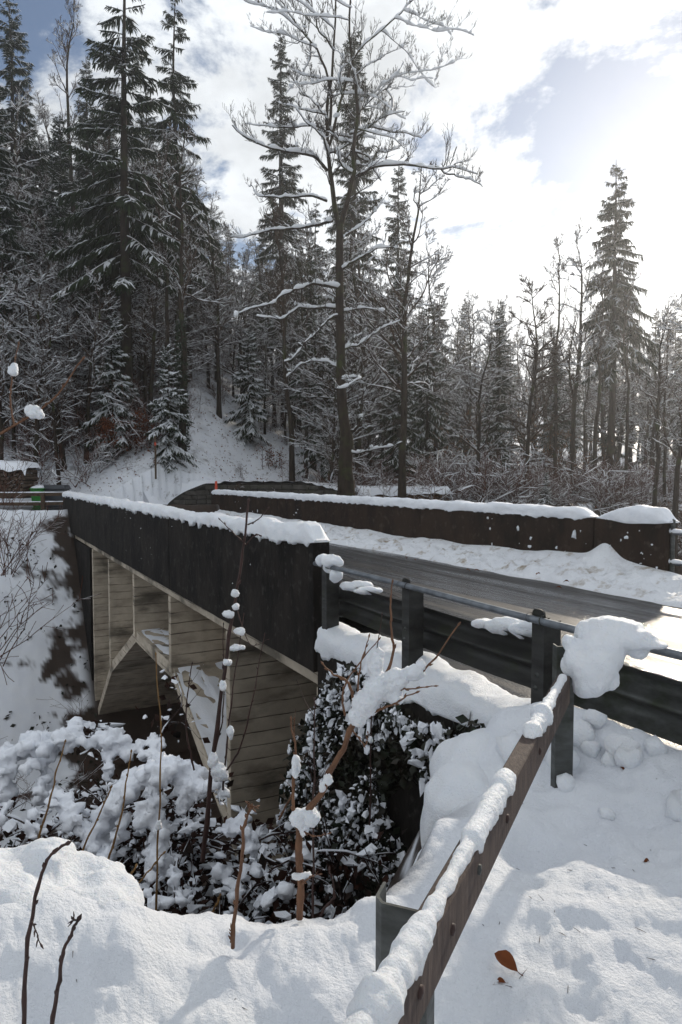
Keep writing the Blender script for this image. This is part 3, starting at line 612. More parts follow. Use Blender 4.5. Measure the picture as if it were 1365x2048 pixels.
# ------------------------------------------------------------------ guardrail
def guardrail():
    g = empty('guardrail', B(2.87, 2.9, -.1), TH + math.pi/2, 'dark to grey steel guardrail with a galvanised top pipe beside the wet road', 'guardrail')
    off = np.array((2.87, -2.9, -.1))
    def L_(v): return np.asarray(v, float) - off
    posts = (5.58, 4.23, 2.87, 1.50, .13, -1.24, -2.6)
    # W profile beams, lapped at the posts
    z0, z1 = .265, .575
    prof = []                                   # (depth toward the road, z)
    for z, d in ((z1, .0), (z1 - .018, .030), (z1 - .055, .074), (z1 - .095, .078), (z1 - .125, .045), (z1 - .155, .004), (z1 - .185, .045), (z1 - .215, .078), (z1 - .255, .074), (z1 - .292, .030), (z0, .0)):
        prof.append((d, z))
    prof = np.array(prof); fine = catmull(np.c_[prof, np.zeros(len(prof))], 41)[:, :2]
    for i, (a, b_) in enumerate(((5.70, 2.80), (2.95, -1.35), (-1.15, -4.2))):
        mb = MB(); ts = np.linspace(a, b_, 30); k = len(fine); dw = 2.955 + (.006 if i % 2 else 0)
        wob = .006*vnoise(np.stack([ts*1.1, 0*ts], -1), 70 + i)
        for sgn in (0, 1):
            X = np.stack([np.repeat(ts, k), -np.tile(fine[:, 0], 30) - dw - np.repeat(wob, k) - sgn*.005, np.tile(fine[:, 1], 30) + np.repeat(wob, k)], -1)
            idx = np.arange(30*k).reshape(30, k); q = np.stack([idx[:-1, :-1], idx[1:, :-1], idx[1:, 1:], idx[:-1, 1:]], -1).reshape(-1, 4)
            mb.add(L_(X), q if sgn else q[:, ::-1])
        mb.build('beam', M['steel_dark'] if i == 0 else M['steel'], g)  # far beam in the shaded tone, right-hand beams in the lit tone
    # posts: channel section, rounded head with a hole for the pipe
    for t in posts:
        mb = MB(); zt, zb = .80, -.55; hw = .048
        outl = [(-hw, zb)] + [(-hw, zt - .035)] + [(-hw + .035*(1 - math.cos(a)), zt - .035 + .035*math.sin(a)) for a in np.linspace(.3, 1.57, 5)] + \
               [(hw - .035*(1 - math.cos(a)), zt - .035 + .035*math.sin(a)) for a in np.linspace(1.57, .3, 5)] + [(hw, zt - .035), (hw, zb)]
        bm = bmesh.new()
        vs = [bm.verts.new((t + x - off[0], -2.815 - off[1], z - off[2])) for x, z in outl]
        f = bm.faces.new(vs); ex = bmesh.ops.extrude_face_region(bm, geom=[f])
        bmesh.ops.translate(bm, verts=[v for v in ex['geom'] if isinstance(v, bmesh.types.BMVert)], vec=(0, -.012, 0))
        # flanges running back toward the beam
        for x0 in (-hw, hw - .008):
            q = boxv(t + x0 - off[0], t + x0 + .008 - off[0], -2.945 - off[1], -2.826 - off[1], zb - off[2], zt - .07 - off[2])
            vv = [bm.verts.new(v) for v in q[0]]
            for ff in q[1]: bm.faces.new([vv[i] for i in ff])
        bmesh.ops.recalc_face_normals(bm, faces=bm.faces)
        me = bpy.data.meshes.new('post'); bm.to_mesh(me); bm.free()
        po = link('post', me, M['steel_dark'] if t > 2 else M['steel'], g)  # same split: shade painted on the far posts, paler steel on the right
        for zz, xx in ((.42, 0.0), (.34, .012)):
            mb = MB(); v, f = tubes(L_(np.array([(t + xx, -2.80, zz), (t + xx, -2.812, zz), (t + xx, -2.816, zz)])), np.array([.004, .013, .016]), 8); mb.add(v, f); mb.build('bolt', M['steel'], po)
    for a, b_ in ((5.74, -4.2),):
        n = 40; ts = np.linspace(a, b_, n)
        P = np.stack([ts, np.full(n, -2.800), .745 + .006*np.sin(ts*1.7)], -1)
        R = np.full(n, .0215); P = np.vstack([P[:1], P, P[-1:]]); R = np.r_[.001, R, .001]
        mb = MB(); v, f = tubes(L_(P), R, 14); mb.add(v, f); mb.build('top_pipe', M['pipe'], g)
    mb = MB()
    for t in posts: v, f = tubes(L_(np.array([(t + .049, -2.80, .745), (t + .056, -2.80, .745)])), np.array([.030, .028]), 12); mb.add(v, f); v, f = tubes(L_(np.array([(t - .056, -2.80, .745), (t - .049, -2.80, .745)])), np.array([.028, .030]), 12); mb.add(v, f)
    mb.build('pipe_collars', M['steel_dark'], g, kind='stuff')
    return g
guardrail()

# ------------------------------------------------------------------ old rail that meets the guardrail at an angle
def at_z(px, py, z):
    a = pix(px, py, 1.0); return np.array((0, 0, H)) + (a - np.array((0, 0, H)))*((z - H)/(a[2] - H))
RA = at_z(1128, 1352, .70); RB = at_z(745, 2035, .695); RB = RB + (RB - RA)*.18      # top of the rail, far end / near end
def old_rail():
    d = nrm(RB - RA); side = nrm(np.cross(d, (0, 0, 1.0)))                # pointing to the left of travel
    r = empty('old_rail', RA, 0, 'weathered brown rail slanting down from the guardrail, lumpy snow along it', 'railing')
    L = np.linalg.norm(RB - RA); n = 60; hw, hh = .026, .112
    cs = [(-hw, 0), (-hw + .004, .004), (hw - .004, .004), (hw, 0), (hw, -hh), (hw - .004, -hh - .004), (-hw + .004, -hh - .004), (-hw, -hh)]
    X = []
    for i in range(n):
        c = d*L*i/(n - 1); wob = .0
        for a, b_ in cs: X.append(c + side*(a + wob) + np.array((0, 0, b_)))
    k = len(cs); idx = np.arange(n*k).reshape(n, k); nx = np.roll(idx, -1, 1)
    mb = MB(); mb.add(np.array(X), np.stack([idx[:-1], idx[1:], nx[1:], nx[:-1]], -1).reshape(-1, 4))
    for row in (idx[0], idx[-1]): mb.q.append(np.array([[row[0], row[3], row[4], row[7]]]))
    bo = mb.build('beam', M['old_rail'], r, smooth=False)
    # bolts with dark washers and slots on the face towards the camera
    face = -side if np.dot(-side, -RA) > 0 else side
    for s, z in ((.30, -.055), (.50, -.06), (.62, -.045), (.705, -.06), (.785, -.055), (.90, -.06)):
        c = d*L*s + face*(hw + .001) + np.array((0, 0, z)); mb = MB()
        v, f = tubes(np.array([c - face*.004, c + face*.004, c + face*.006]), np.array([.012, .012, .001]), 10); mb.add(v, f)
        mb.build('bolt', M['cane_dark'] if s != .62 else M['steel'], bo)
    # two channel posts
    for px, Y, ztop, ang, wd in ((1129, 3.0, .80, .05, .082), (806, 1.39, .66, -.38, .118)):
        p = pix(px, 1500, Y); bm = bmesh.new(); dep = .055; tk = .007
        sh = [(-wd/2, dep), (-wd/2, 0), (wd/2, 0), (wd/2, dep), (wd/2 - tk, dep), (wd/2 - tk, tk), (-wd/2 + tk, tk), (-wd/2 + tk, dep)]
        if wd > .1: sh = [(-wd/2, dep), (-wd/2, .0), (-wd/2 + .02, -.02), (wd/2, -.02), (wd/2, .05), (wd/2 - tk, .05), (wd/2 - tk, -.013), (-wd/2 + .022, -.013), (-wd/2 + tk, .004), (-wd/2 + tk, dep)]
        vs = [bm.verts.new((x*math.cos(ang) - y*math.sin(ang), x*math.sin(ang) + y*math.cos(ang), -.7)) for x, y in sh]
        f = bm.faces.new(vs); ex = bmesh.ops.extrude_face_region(bm, geom=[f])
        bmesh.ops.translate(bm, verts=[v for v in ex['geom'] if isinstance(v, bmesh.types.BMVert)], vec=(0, 0, .7 + ztop))
        bmesh.ops.recalc_face_normals(bm, faces=bm.faces)
        bmesh.ops.bevel(bm, geom=[e for e in bm.edges if abs(e.verts[0].co.z - e.verts[1].co.z) > .2], offset=.002, segments=1, affect='EDGES')
        me = bpy.data.meshes.new('post'); bm.to_mesh(me); bm.free()
        o = link('post', me, M['steel'], r); o.location = Vector((p[0], p[1], 0)) - Vector(RA)
    return d, side, L
RD, RS, RL = old_rail()

# snow lying along the old rail: lumps that swell and thin, with a bare stretch
def rail_snow(s0, s1, seed, label, w=.036, h=.045):
    n = int((s1 - s0)*RL/.006); k = 16; s = np.linspace(s0, s1, n)
    prof = np.linspace(math.pi*1.15, -math.pi*.15, k); x1 = s*RL
    rise = np.minimum(sstep(s0, s0 + .02, s), sstep(s1, s1 - .02, s))**.5
    lump = .85 + .55*np.abs(fbm(np.stack([x1*9, 0*s], -1), 3, .55, seed)) + .10*fbm(np.stack([x1*30, 0*s], -1), 2, .5, seed + 1)
    lump = lump*(.78 + .45*vnoise(np.stack([x1*3.1, 0*s], -1), seed + 2))
    P2 = np.stack([np.repeat(x1[:, None]*24, k, 1), np.repeat(prof[None], n, 0)*1.6], -1); ru = 1 + .10*fbm(P2, 3, .6, seed + 4)
    c, sn = np.cos(prof), np.sin(prof)
    a = (c*w)[None]*(lump*(.55 + .45*rise))[:, None]*ru - .004
    z = np.where(sn > 0, sn*h, 0)[None]*(lump*rise)[:, None]*ru - np.maximum(-sn, 0)[None]*.028*(1 + 1.6*fbm(np.stack([np.repeat(x1[:, None]*16, k, 1), np.sign(c)[None]*3 + 0*P2[..., 1]], -1), 3, .6, seed + 6))*rise[:, None]
    z = z + .006
    X = (RA + RD*0)[None, None] + RD[None, None]*x1[:, None, None] + RS[None, None]*a[..., None]; X = X + np.array((0, 0, 1.0))*z[..., None]
    idx = np.arange(n*k).reshape(n, k); mb = MB(); mb.add(X.reshape(-1, 3), np.stack([idx[:-1, :-1], idx[1:, :-1], idx[1:, 1:], idx[:-1, 1:]], -1).reshape(-1, 4))
    mb.q.append(np.stack([idx[:-1, -1], idx[1:, -1], idx[1:, 0], idx[:-1, 0]], -1))
    for row, fl in ((idx[0], 1), (idx[-1], 0)):
        mb.v.append(X.reshape(-1, 3)[row].mean(0)[None]); c0 = mb.n; mb.n += 1; nx = np.roll(row, -1); mb.t.append(np.stack([np.full(k, c0), nx if fl else row, row if fl else nx], -1))
    return mb.build('snow_ridge', M['snow_near'], label=label, cat='snow')
rail_snow(.005, .325, 101, 'thin beaded snow ridge on the upper end of the old brown rail', .027, .030)
rail_snow(.445, .995, 131, 'thick snow ridge on the lower end of the old brown rail', .034, .040)

# big snow bonnets on the guardrail and small clumps
def Bp(px, Y, z):
    p = pix(px, 1024, Y); return np.array((p[0], p[1], z))
blob('snow_bonnet', [(pix(1205, 1272, 3.0), (.115, .11, .095)), (pix(1180, 1268, 3.02), (.075, .09, .075)), (pix(1245, 1272, 2.95), (.115, .09, .070)), (pix(1285, 1281, 2.88), (.085, .065, .042)), (pix(1318, 1290, 2.83), (.05, .04, .018)), (pix(1190, 1305, 2.93), (.085, .09, .095)), (pix(1212, 1310, 2.92), (.075, .085, .095)), (pix(1200, 1340, 2.86), (.072, .075, .088)), (pix(1170, 1345, 2.86), (.055, .06, .075)), (pix(1190, 1362, 2.85), (.062, .065, .068)), (pix(1150, 1318, 2.90), (.05, .06, .055)), (pix(1275, 1300, 2.92), (.06, .05, .04)), (pix(1168, 1372, 2.85), (.045, .05, .05)), (pix(1215, 1355, 2.86), (.05, .05, .06)), (pix(1140, 1285, 2.96), (.03, .05, .04)), (pix(1140, 1332, 2.93), (.035, .05, .045))],
     .010, M['snow_near'], .012, 7, 9, 3, fine=.003, label='large smooth snow bonnet drooping over the guardrail pipe', cat='snow')
blob('snow_clump', [(B(5.60, 2.82, .79), (.08, .07, .05)), (B(5.42, 2.82, .80), (.11, .07, .065)), (B(5.36, 2.83, .67), (.065, .05, .065)), (B(5.50, 2.84, .74), (.06, .05, .06))], .012, M['snow_near'], .02, 9, 3, 5, label='small snow clump where the pipe meets the black parapet', cat='snow')
blob('snow_clump', [(B(5.3, 3.0, .575), (.16, .07, .05)), (B(5.1, 3.0, .56), (.14, .06, .035))], .012, M['snow_near'], .015, 9, 3, 6, label='snow clump on the guardrail beam beside the black parapet', cat='snow')
blob('snow_clump', [(B(3.35, 3.02, .585), (.16, .06, .06)), (B(3.20, 3.02, .60), (.10, .06, .06)), (B(3.52, 3.0, .575), (.12, .05, .035))], .012, M['snow_near'], .015, 9, 3, 7, label='snow clump on the guardrail beam between two posts', cat='snow')

# snow bodies at the roadside
blob('snow_mound', [((.64, 3.30, -.16), (.28, .28, .30)), ((.78, 3.60, -.05), (.30, .30, .26)), ((.46, 2.85, -.42), (.26, .26, .42)), ((.36, 2.62, -.75), (.30, .25, .40)), ((.27, 2.62, -.55), (.20, .24, .42)), ((.22, 2.42, -.45), (.16, .16, .40)), ((1.0, 3.45, -.06), (.4, .3, .24)), ((.95, 3.0, -.12), (.4, .4, .24))],
     .022, M['snow_near'], .03, 3, 14, 8, fine=.001, label='smooth rounded snow shoulder bulging over the ravine edge', cat='snow')
blob('snow_mound', [(pix(60, 1760, 2.22), (.17, .15, .10)), (pix(100, 1722, 2.24), (.085, .10, .07)), (pix(70, 1725, 2.24), (.10, .10, .065)), (pix(115, 1712, 2.25), (.05, .07, .045)), (pix(10, 1790, 2.2), (.22, .2, .14)), (pix(150, 1775, 2.22), (.14, .14, .075)), (pix(200, 1768, 2.24), (.10, .12, .065)), (pix(245, 1782, 2.25), (.045, .08, .07)), (pix(60, 1830, 2.12), (.3, .22, .13)), (pix(190, 1825, 2.16), (.15, .18, .10)), (pix(-40, 1850, 2.1), (.3, .25, .2)), (pix(255, 1828, 2.2), (.045, .1, .05))],
     .0095, M['snow_near'], .030, 5, 5, 9, fine=.0035, label='tall humped snow pile in the lower left corner', cat='snow')
# broken snow blocks under the guardrail
rg = rng_(77)
for i in range(26):
    t = rg.uniform(.6, 2.55); w = rg.uniform(2.28, 2.78); s = rg.uniform(.03, .11); p = B(t, w)
    z = float(terrain(np.array([p[0]]), np.array([p[1]]))[0])
    v, f = ICO2; vv = v*np.array((s*rg.uniform(.8, 1.4), s*rg.uniform(.7, 1.2), s*rg.uniform(.6, 1.0)))
    vv = np.sign(vv)*np.minimum(np.abs(vv), s*.72)       # flattened, block-like sides
    vv = vv*(1 + .30*fbm(vv*14 + i*9, 3, .55, i))[:, None]; vv = vv @ rand_rot(1, rg)[0].T
    mb = MB(); mb.add(vv, f); o = mb.build('snow_block', M['snow_near'], label='broken snow block in the rubble below the guardrail beam', cat='snow', group='snow blocks under the guardrail'); o.location = p + np.array((0, 0, z + s*.08))

# ================================================================== vegetation
def grow(st, d, ln, n, wander, up, rg):
    """vectorised wandering branches: st (m,3), d (m,3), ln (m,) -> (m,n,3)"""
    P = [st]; step = (ln/(n - 1))[:, None]
    for i in range(n - 1):
        d = nrm(d + wander*rg.normal(size=d.shape) + np.array((0, 0, 1.0))*np.asarray(up).reshape(-1, 1) if np.ndim(up) else d + wander*rg.normal(size=d.shape) + np.array((0, 0, up)))
        P.append(P[-1] + d*step)
    return np.stack(P, 1)
def kids(P, R, per, t0, t1, a0, a1, rg, sort=True):
    """child starts on parents: returns start, direction, parent radius there, parameter, parent index"""
    m, n, _ = P.shape; par = np.repeat(np.arange(m), per); c = len(par)
    t = rg.uniform(t0, t1, c); s = t*(n - 1); i = np.minimum(s.astype(int), n - 2); f = (s - i)[:, None]
    a = P[par, i]; b = P[par, i + 1]; st = a + (b - a)*f; tg = nrm(b - a)
    r = R[par, i]*(1 - f[:, 0]) + R[par, i + 1]*f[:, 0]
    pr = nrm(np.cross(tg, rg.normal(size=(c, 3)))); an = rg.uniform(a0, a1, c)[:, None]
    return st, tg*np.cos(an) + pr*np.sin(an), r, t, par
def taper(r0, n, tip=.25): return r0[:, None]*np.linspace(1, tip, n)[None]
def resample(P, R, n2):
    m, n, _ = P.shape; s = np.linspace(0, n - 1, n2); i = np.minimum(s.astype(int), n - 2); f = (s - i)
    return P[:, i]*(1 - f)[None, :, None] + P[:, i + 1]*f[None, :, None], R[:, i]*(1 - f)[None] + R[:, i + 1]*f[None]
def snow_on(mb, P, R, rg, amt=1.0, k=5, extra=.012, freq=3.0, cover=.0, seed=0, mx=.5):
    T = nrm(np.gradient(P, axis=1)); hf = np.clip(1.15*np.sqrt(np.maximum(0, 1 - T[..., 2]**2)) - .32, 0, 1)
    nz = vnoise(P*freq + rg.uniform(0, 99), seed)*.75 + .5*vnoise(P*freq*3.1, seed + 1)
    rs = (R*.85 + extra)*amt*hf*np.clip(nz + .55 + cover, 0, 1.45)
    rs = np.minimum(rs, mx); rs[:, 0] *= .5; rs[:, -1] *= .3
    C = P + np.array((0, 0, 1.0))*(R*.55 + rs*.55)[..., None]
    v, f = tubes(C, rs, k, .85); mb.add(v, f)
def limbs_to_meshes(levels, trunk, rg, snow_amt, trunk_mat, mind=.006, fine_snow=True, ns=(18, 9, 4, 4), smallest=.0):
    """levels: list of (P,R) after the trunk"""
    tb = MB(); v, f = tubes(trunk[0], trunk[1], 12); tb.add(v, f)
    cr = MB(); sn = MB(); ks = (7, 5, 4, 3)
    for l, (P, R) in enumerate(levels):
        v, f = tubes(P, np.maximum(R, mind), ks[min(l, 3)]); cr.add(v, f)
        if l < (3 if fine_snow else 2) :
            P2, R2 = resample(P, np.maximum(R, mind), ns[min(l, 3)])
            snow_on(sn, P2, R2, rg, snow_amt*(1.0 if l < 2 else .9), 5 if l < 2 else 3, extra=.040 if l < 2 else .023, cover=.14, seed=l*7)
    return tb.mesh('trunk'), cr.mesh('crown', False), sn.mesh('branch_snow')
def bare_tree(seed, Ht=16, r0=.20, cf=.32, nl1=30, sp=.30, lean=.0, up1=.05, ang=(.7, 1.25), snow=1.0, per=(7, 5, 3), l1pow=.75, wander=.16):
    rg = rng_(seed); n = 16
    z = np.linspace(0, 1, n); dx = np.cumsum(rg.normal(size=(n, 2))*.010*Ht, 0)*z[:, None]
    P = np.stack([dx[:, 0] + lean*Ht*z**1.3, dx[:, 1], z*Ht - .4*(z == 0)], -1)[None]
    R = (r0*(1 - z)**.85 + .012)[None]; R[0, 0] *= 1.35; R[0, 1] *= 1.08
    st, d, r, t, _ = kids(P, R, nl1, cf, .98, *ang, rg)
    ln = Ht*sp*(1.08 - t)**l1pow*rg.uniform(.55, 1.15, len(t)) + .3
    P1 = grow(st, d, ln, 9, wander, up1, rg); R1 = taper(np.minimum(r*.55, .012 + ln*.012), 9, .22)
    st, d, r, t, pa = kids(P1, R1, per[0], .15, .98, .5, 1.0, rg)
    l2 = ln[pa]*(1.05 - t*.6)*rg.uniform(.25, .5, len(t)); d[:, 2] += .15
    P2 = grow(st, nrm(d), l2, 6, .17, .07, rg); R2 = taper(np.minimum(r*.7, .006 + l2*.010), 6, .3)
    st, d, r, t, pa = kids(P2, R2, per[1], .12, 1, .4, .9, rg)
    l3 = l2[pa]*rg.uniform(.25, .55, len(t)); d[:, 2] += .2
    P3 = grow(st, nrm(d), l3, 4, .15, .1, rg); R3 = taper(np.minimum(r*.7, .009), 4, .5)
    st, d, r, t, pa = kids(P3, R3, per[2], .2, 1, .4, .9, rg); d[:, 2] += .25
    l4 = l3[pa]*rg.uniform(.3, .6, len(t)); P4 = grow(st, nrm(d), l4, 2, .12, .1, rg); R4 = np.full((len(l4), 2), .0055)
    return limbs_to_meshes([(P1, R1), (P2, R2), (P3, R3), (P4, R4)], (P, R), rg, snow, None)
def strips(mb, A, Bm, C, wv, w0):
    """tapered 3-point needle strips"""
    m = len(A); w = wv*w0[:, None]
    v = np.stack([A - w*.5, A + w*.5, Bm - w, Bm + w, C - w*.18, C + w*.18], 1).reshape(-1, 3)
    i = np.arange(m)[:, None]*6; f = np.concatenate([i + np.array([[0, 1, 3, 2]]), i + np.array([[2, 3, 5, 4]])])
    mb.add(v, f)
def spruce(seed, Ht=20.0, Lmax=2.6, cf=.12, dens=11, droop=.32, snow=1.0, powr=.8, r0=.24, hang=1.0, keep=1.0, dead=True):
    rg = rng_(seed); n = 12; z = np.linspace(0, 1, n)
    P = np.stack([.02*Ht*vnoise(np.stack([z*2, 0*z], -1), seed)*z, .02*Ht*vnoise(np.stack([z*2, 0*z + 5], -1), seed)*z, z*Ht - .4*(z == 0)], -1)[None]
    R = (r0*(1 - z)**.9 + .012)[None]; R[0, 0] *= 1.3
    tb = MB(); v, f = tubes(P, R, 10); tb.add(v, f)
    nb = int(Ht*dens*(1 - cf)); s = np.sort(cf + (1 - cf)*(rg.uniform(0, 1, nb)**.85)*.985)
    keepm = rg.uniform(0, 1, nb) < keep; s = s[keepm]; nb = len(s)
    az = rg.uniform(0, 2*math.pi, nb)
    q = (s - cf)/(1 - cf)
    L = (Lmax*(1 - q)**powr*(.55 + .45*np.minimum(1, q/.12 + .25)) + .22)*rg.uniform(.62, 1.12, nb)
    n6 = 7; t = np.linspace(0, 1, n6)[None]
    a0 = (-.20 + .70*q**1.6)[:, None] + rg.normal(size=(nb, 1))*.16; dr = (droop*(1.15 - .6*q))[:, None]
    rr = L[:, None]*t; zz = L[:, None]*(a0*t - dr*t**1.6 + .16*t**4)
    ti = s*(n - 1); ii = np.minimum(ti.astype(int), n - 2); ff = (ti - ii)[:, None]; base = P[0, ii]*(1 - ff) + P[0, ii + 1]*ff
    az_t = az[:, None] + .18*rg.normal(size=(nb, 1))*t
    BP = base[:, None, :] + np.stack([np.cos(az_t)*rr, np.sin(az_t)*rr, zz], -1)
    BR_ = taper(.008 + L*.012, n6, .3)
    cr = MB(); v, f = tubes(BP, BR_, 4); tb.add(v, f)
    if dead:
        nd = int(26*cf*2.2); sd = rg.uniform(.08, cf + .04, nd); ad = rg.uniform(0, 6.28, nd); st = np.stack([0*sd, 0*sd, sd*Ht], -1)
        DP = grow(st, np.stack([np.cos(ad), np.sin(ad), -.15 + 0*ad], -1), rg.uniform(.5, 1.6, nd), 5, .12, -.05, rg); v, f = tubes(DP, taper(np.full(nd, .014), 5, .3), 3); tb.add(v, f)
    sn = MB()
    def pts(par, tt):
        x = tt*(n6 - 1); i = np.minimum(x.astype(int), n6 - 2); fr = (x - i)[:, None]
        a = BP[par, i]; b = BP[par, i + 1]; return a + (b - a)*fr, nrm(b - a)
    cnt = np.maximum(8, (L*29).astype(int)); par = np.repeat(np.arange(nb), cnt*2); m = len(par)
    tt = rg.uniform(.10, 1.0, m)**.85; sd = rg.choice([-1.0, 1.0], m)
    A, tg = pts(par, tt); side = nrm(np.cross(tg, np.array((0, 0, 1.0))))*sd[:, None]
    d = nrm(tg*rg.uniform(.5, .95, (m, 1)) + side*rg.uniform(.5, .95, (m, 1)) + np.array((0, 0, -1.0))*rg.uniform(.05, .45, (m, 1)))
    ln = (L[par]*.34*(1.12 - .8*tt) + .10)*rg.uniform(.6, 1.15, m); ln = np.minimum(ln, .95)
    dn = np.array((0, 0, -1.0))
    Bm = A + d*(ln*.5)[:, None] + dn*(ln*.06)[:, None]; C = A + d*ln[:, None] + dn*(ln*.30)[:, None]
    wv = nrm(np.cross(d, nrm(np.array((0, 0, 1.0)) + .5*rg.normal(size=(m, 3)))))
    strips(cr, A, Bm, C, wv, .014 + .036*ln)
    sel = rg.uniform(0, 1, m) < .22*snow
    off = np.array((0, 0, .028)); strips(sn, A[sel] + off, Bm[sel] + off*1.6, (C*.9 + A*.1)[sel] + off, nrm(wv[sel]*np.array((1, 1, .35))), (.014 + .075*ln[sel])*rg.uniform(.5, 1.1, sel.sum()))
    # hanging sprays
    par2 = np.repeat(np.arange(nb), np.maximum(5, (L*19*hang).astype(int))); m2 = len(par2); t2 = rg.uniform(.12, 1, m2)
    A, tg = pts(par2, t2); lh = np.minimum(.10 + .16*L[par2], .55)*rg.uniform(.5, 1.2, m2)*hang
    side = nrm(np.cross(tg, np.array((0, 0, 1.0)))); sh = side*(rg.normal(size=(m2, 1))*.25)
    dd = nrm(dn + sh + tg*.25)
    strips(cr, A + sh*lh[:, None], A + sh*lh[:, None] + dd*(lh*.55)[:, None], A + sh*lh[:, None] + dd*lh[:, None], nrm(tg*rg.normal(size=(m2, 1)) + side*rg.normal(size=(m2, 1))), .013 + .033*lh)
    P2, R2 = resample(BP, BR_, 14)
    R3 = np.minimum(.03 + .030*L[:, None]*np.ones((1, 14)), .10)
    snow_on(sn, P2, R3*.9, rg, .9*snow, 5, extra=.0, freq=2.6, cover=-.18 + .2*(snow - 1), seed=seed)
    return tb.mesh('trunk'), cr.mesh('crown', False), sn.mesh('branch_snow')
def plant(kind, meshes, mats, loc, rz, scale, label, group=None, cat='tree'):
    r = empty(kind, loc, rz, label, cat, group, scale)
    for (nm, me), mt in zip(zip(('trunk', 'crown', 'branch_snow'), meshes), mats):
        if not me.materials: me.materials.append(mt)
        link(nm, me, None, r)
    return r
SPR = {'full': spruce(1, 20, 2.9, .14, 10, .48, .85), 'tall': spruce(2, 22, 2.6, .30, 8, .55, .85, keep=.85, hang=1.3), 'high': spruce(3, 22, 2.4, .40, 10, .66, .6, hang=1.6),
       'slim': spruce(4, 20, 1.9, .10, 12, .42, .7), 'small': spruce(5, 7, 1.5, .06, 20, .40, 2.1, r0=.09, dead=False), 'column': spruce(6, 14, 1.0, .05, 22, .20, .7, r0=.14, dead=False, powr=.45)}
SPM = (M['bark'], M['needles'], M['snow_branch'])
BARE = [bare_tree(11, 16, .19, .34, 30), bare_tree(12, 18, .20, .42, 26, .26, .02), bare_tree(13, 15, .15, .25, 36, .30, -.02, snow=1.2), bare_tree(14, 17, .17, .50, 26, .24, .03, .12, (.5, 1.0)),
        bare_tree(15, 13, .11, .22, 34, .28, .04, snow=1.25), bare_tree(16, 18, .15, .55, 22, .20, .0, .14, (.45, .9), .8)]
BAM = (M['bark'], M['twig'], M['snow_branch'])
BAMG = (M['bark_grey'], M['twig'], M['snow_branch'])

def conifer(px, top, Y, var, label, rz=0.0, group=None, sx=1.0):
    x = (px - 682.5)/F*Y; z0 = gz(x, Y); h = pix(px, top, Y)[2] - z0
    nom = {'full': 20, 'tall': 22, 'high': 22, 'slim': 20, 'small': 7, 'column': 14}[var]; s = h/nom
    return plant('spruce_tree' if var != 'column' else 'cypress_tree', SPR[var], SPM, (x, Y, z0), rz, (s*sx, s*sx, s), label, group)
for a in [(40, -30, 46, 'full', 'tall dark spruce at the left edge of the picture, tip against the sky', .3),
          (258, -130, 35, 'tall', 'tallest dark spruce on the left, tip cut off by the frame', 1.1, None, 1.25),
          (362, -25, 39, 'tall', 'tall spruce with open drooping boughs right of the tallest left spruce', 2.0),
          (565, 62, 54, 'slim', 'slender spruce standing free against the sky left of the big bare tree', .7),
          (706, 50, 46, 'slim', 'dark spruce hidden behind the big snow-lined bare tree', 3.0),
          (1218, 322, 43, 'high', 'lone tall spruce against the bright sky on the right', .4, None, 1.12),
          (132, 235, 43, 'column', 'narrow dark columnar conifer between the left spruces', .2),
          (230, 630, 33, 'small', 'small snow-loaded fir above the russet leaves', .5),
          (338, 690, 32, 'small', 'small snow-loaded fir beside the ivy-clad trunk', 2.5),
          (648, 640, 35, 'full', 'dark broad spruce behind the curved stone wall', 1.9, None, 1.3),
          (876, 560, 62, 'full', 'snowy spruce right of the bare tree behind the firewood stack', 2.2),
          (925, 596, 70, 'slim', 'second snowy spruce right of the firewood stack', 1.0),
          (1092, 945, 30, 'small', 'tiny fir peeping over the far parapet', .9),
          (10, 160, 34, 'full', 'dark spruce cut by the left edge with low snowy boughs', 2.9, None, 1.1),
          (186, 110, 52, 'slim', 'pale thin spruce between the two tallest left spruces', 2.1),
          (300, 180, 50, 'full', 'spruce in the gap behind the tallest left spruce', .8),
          (792, 320, 50, 'slim', 'spruce behind the slim bare tree right of centre', 1.7),
          (980, 640, 84, 'full', 'hazy spruce on the skyline left of the grey bare tree', .1),
          (500, 660, 38, 'small', 'snowy young fir on the slope under the trees', .1, None, 1.0)]:
    conifer(*a)

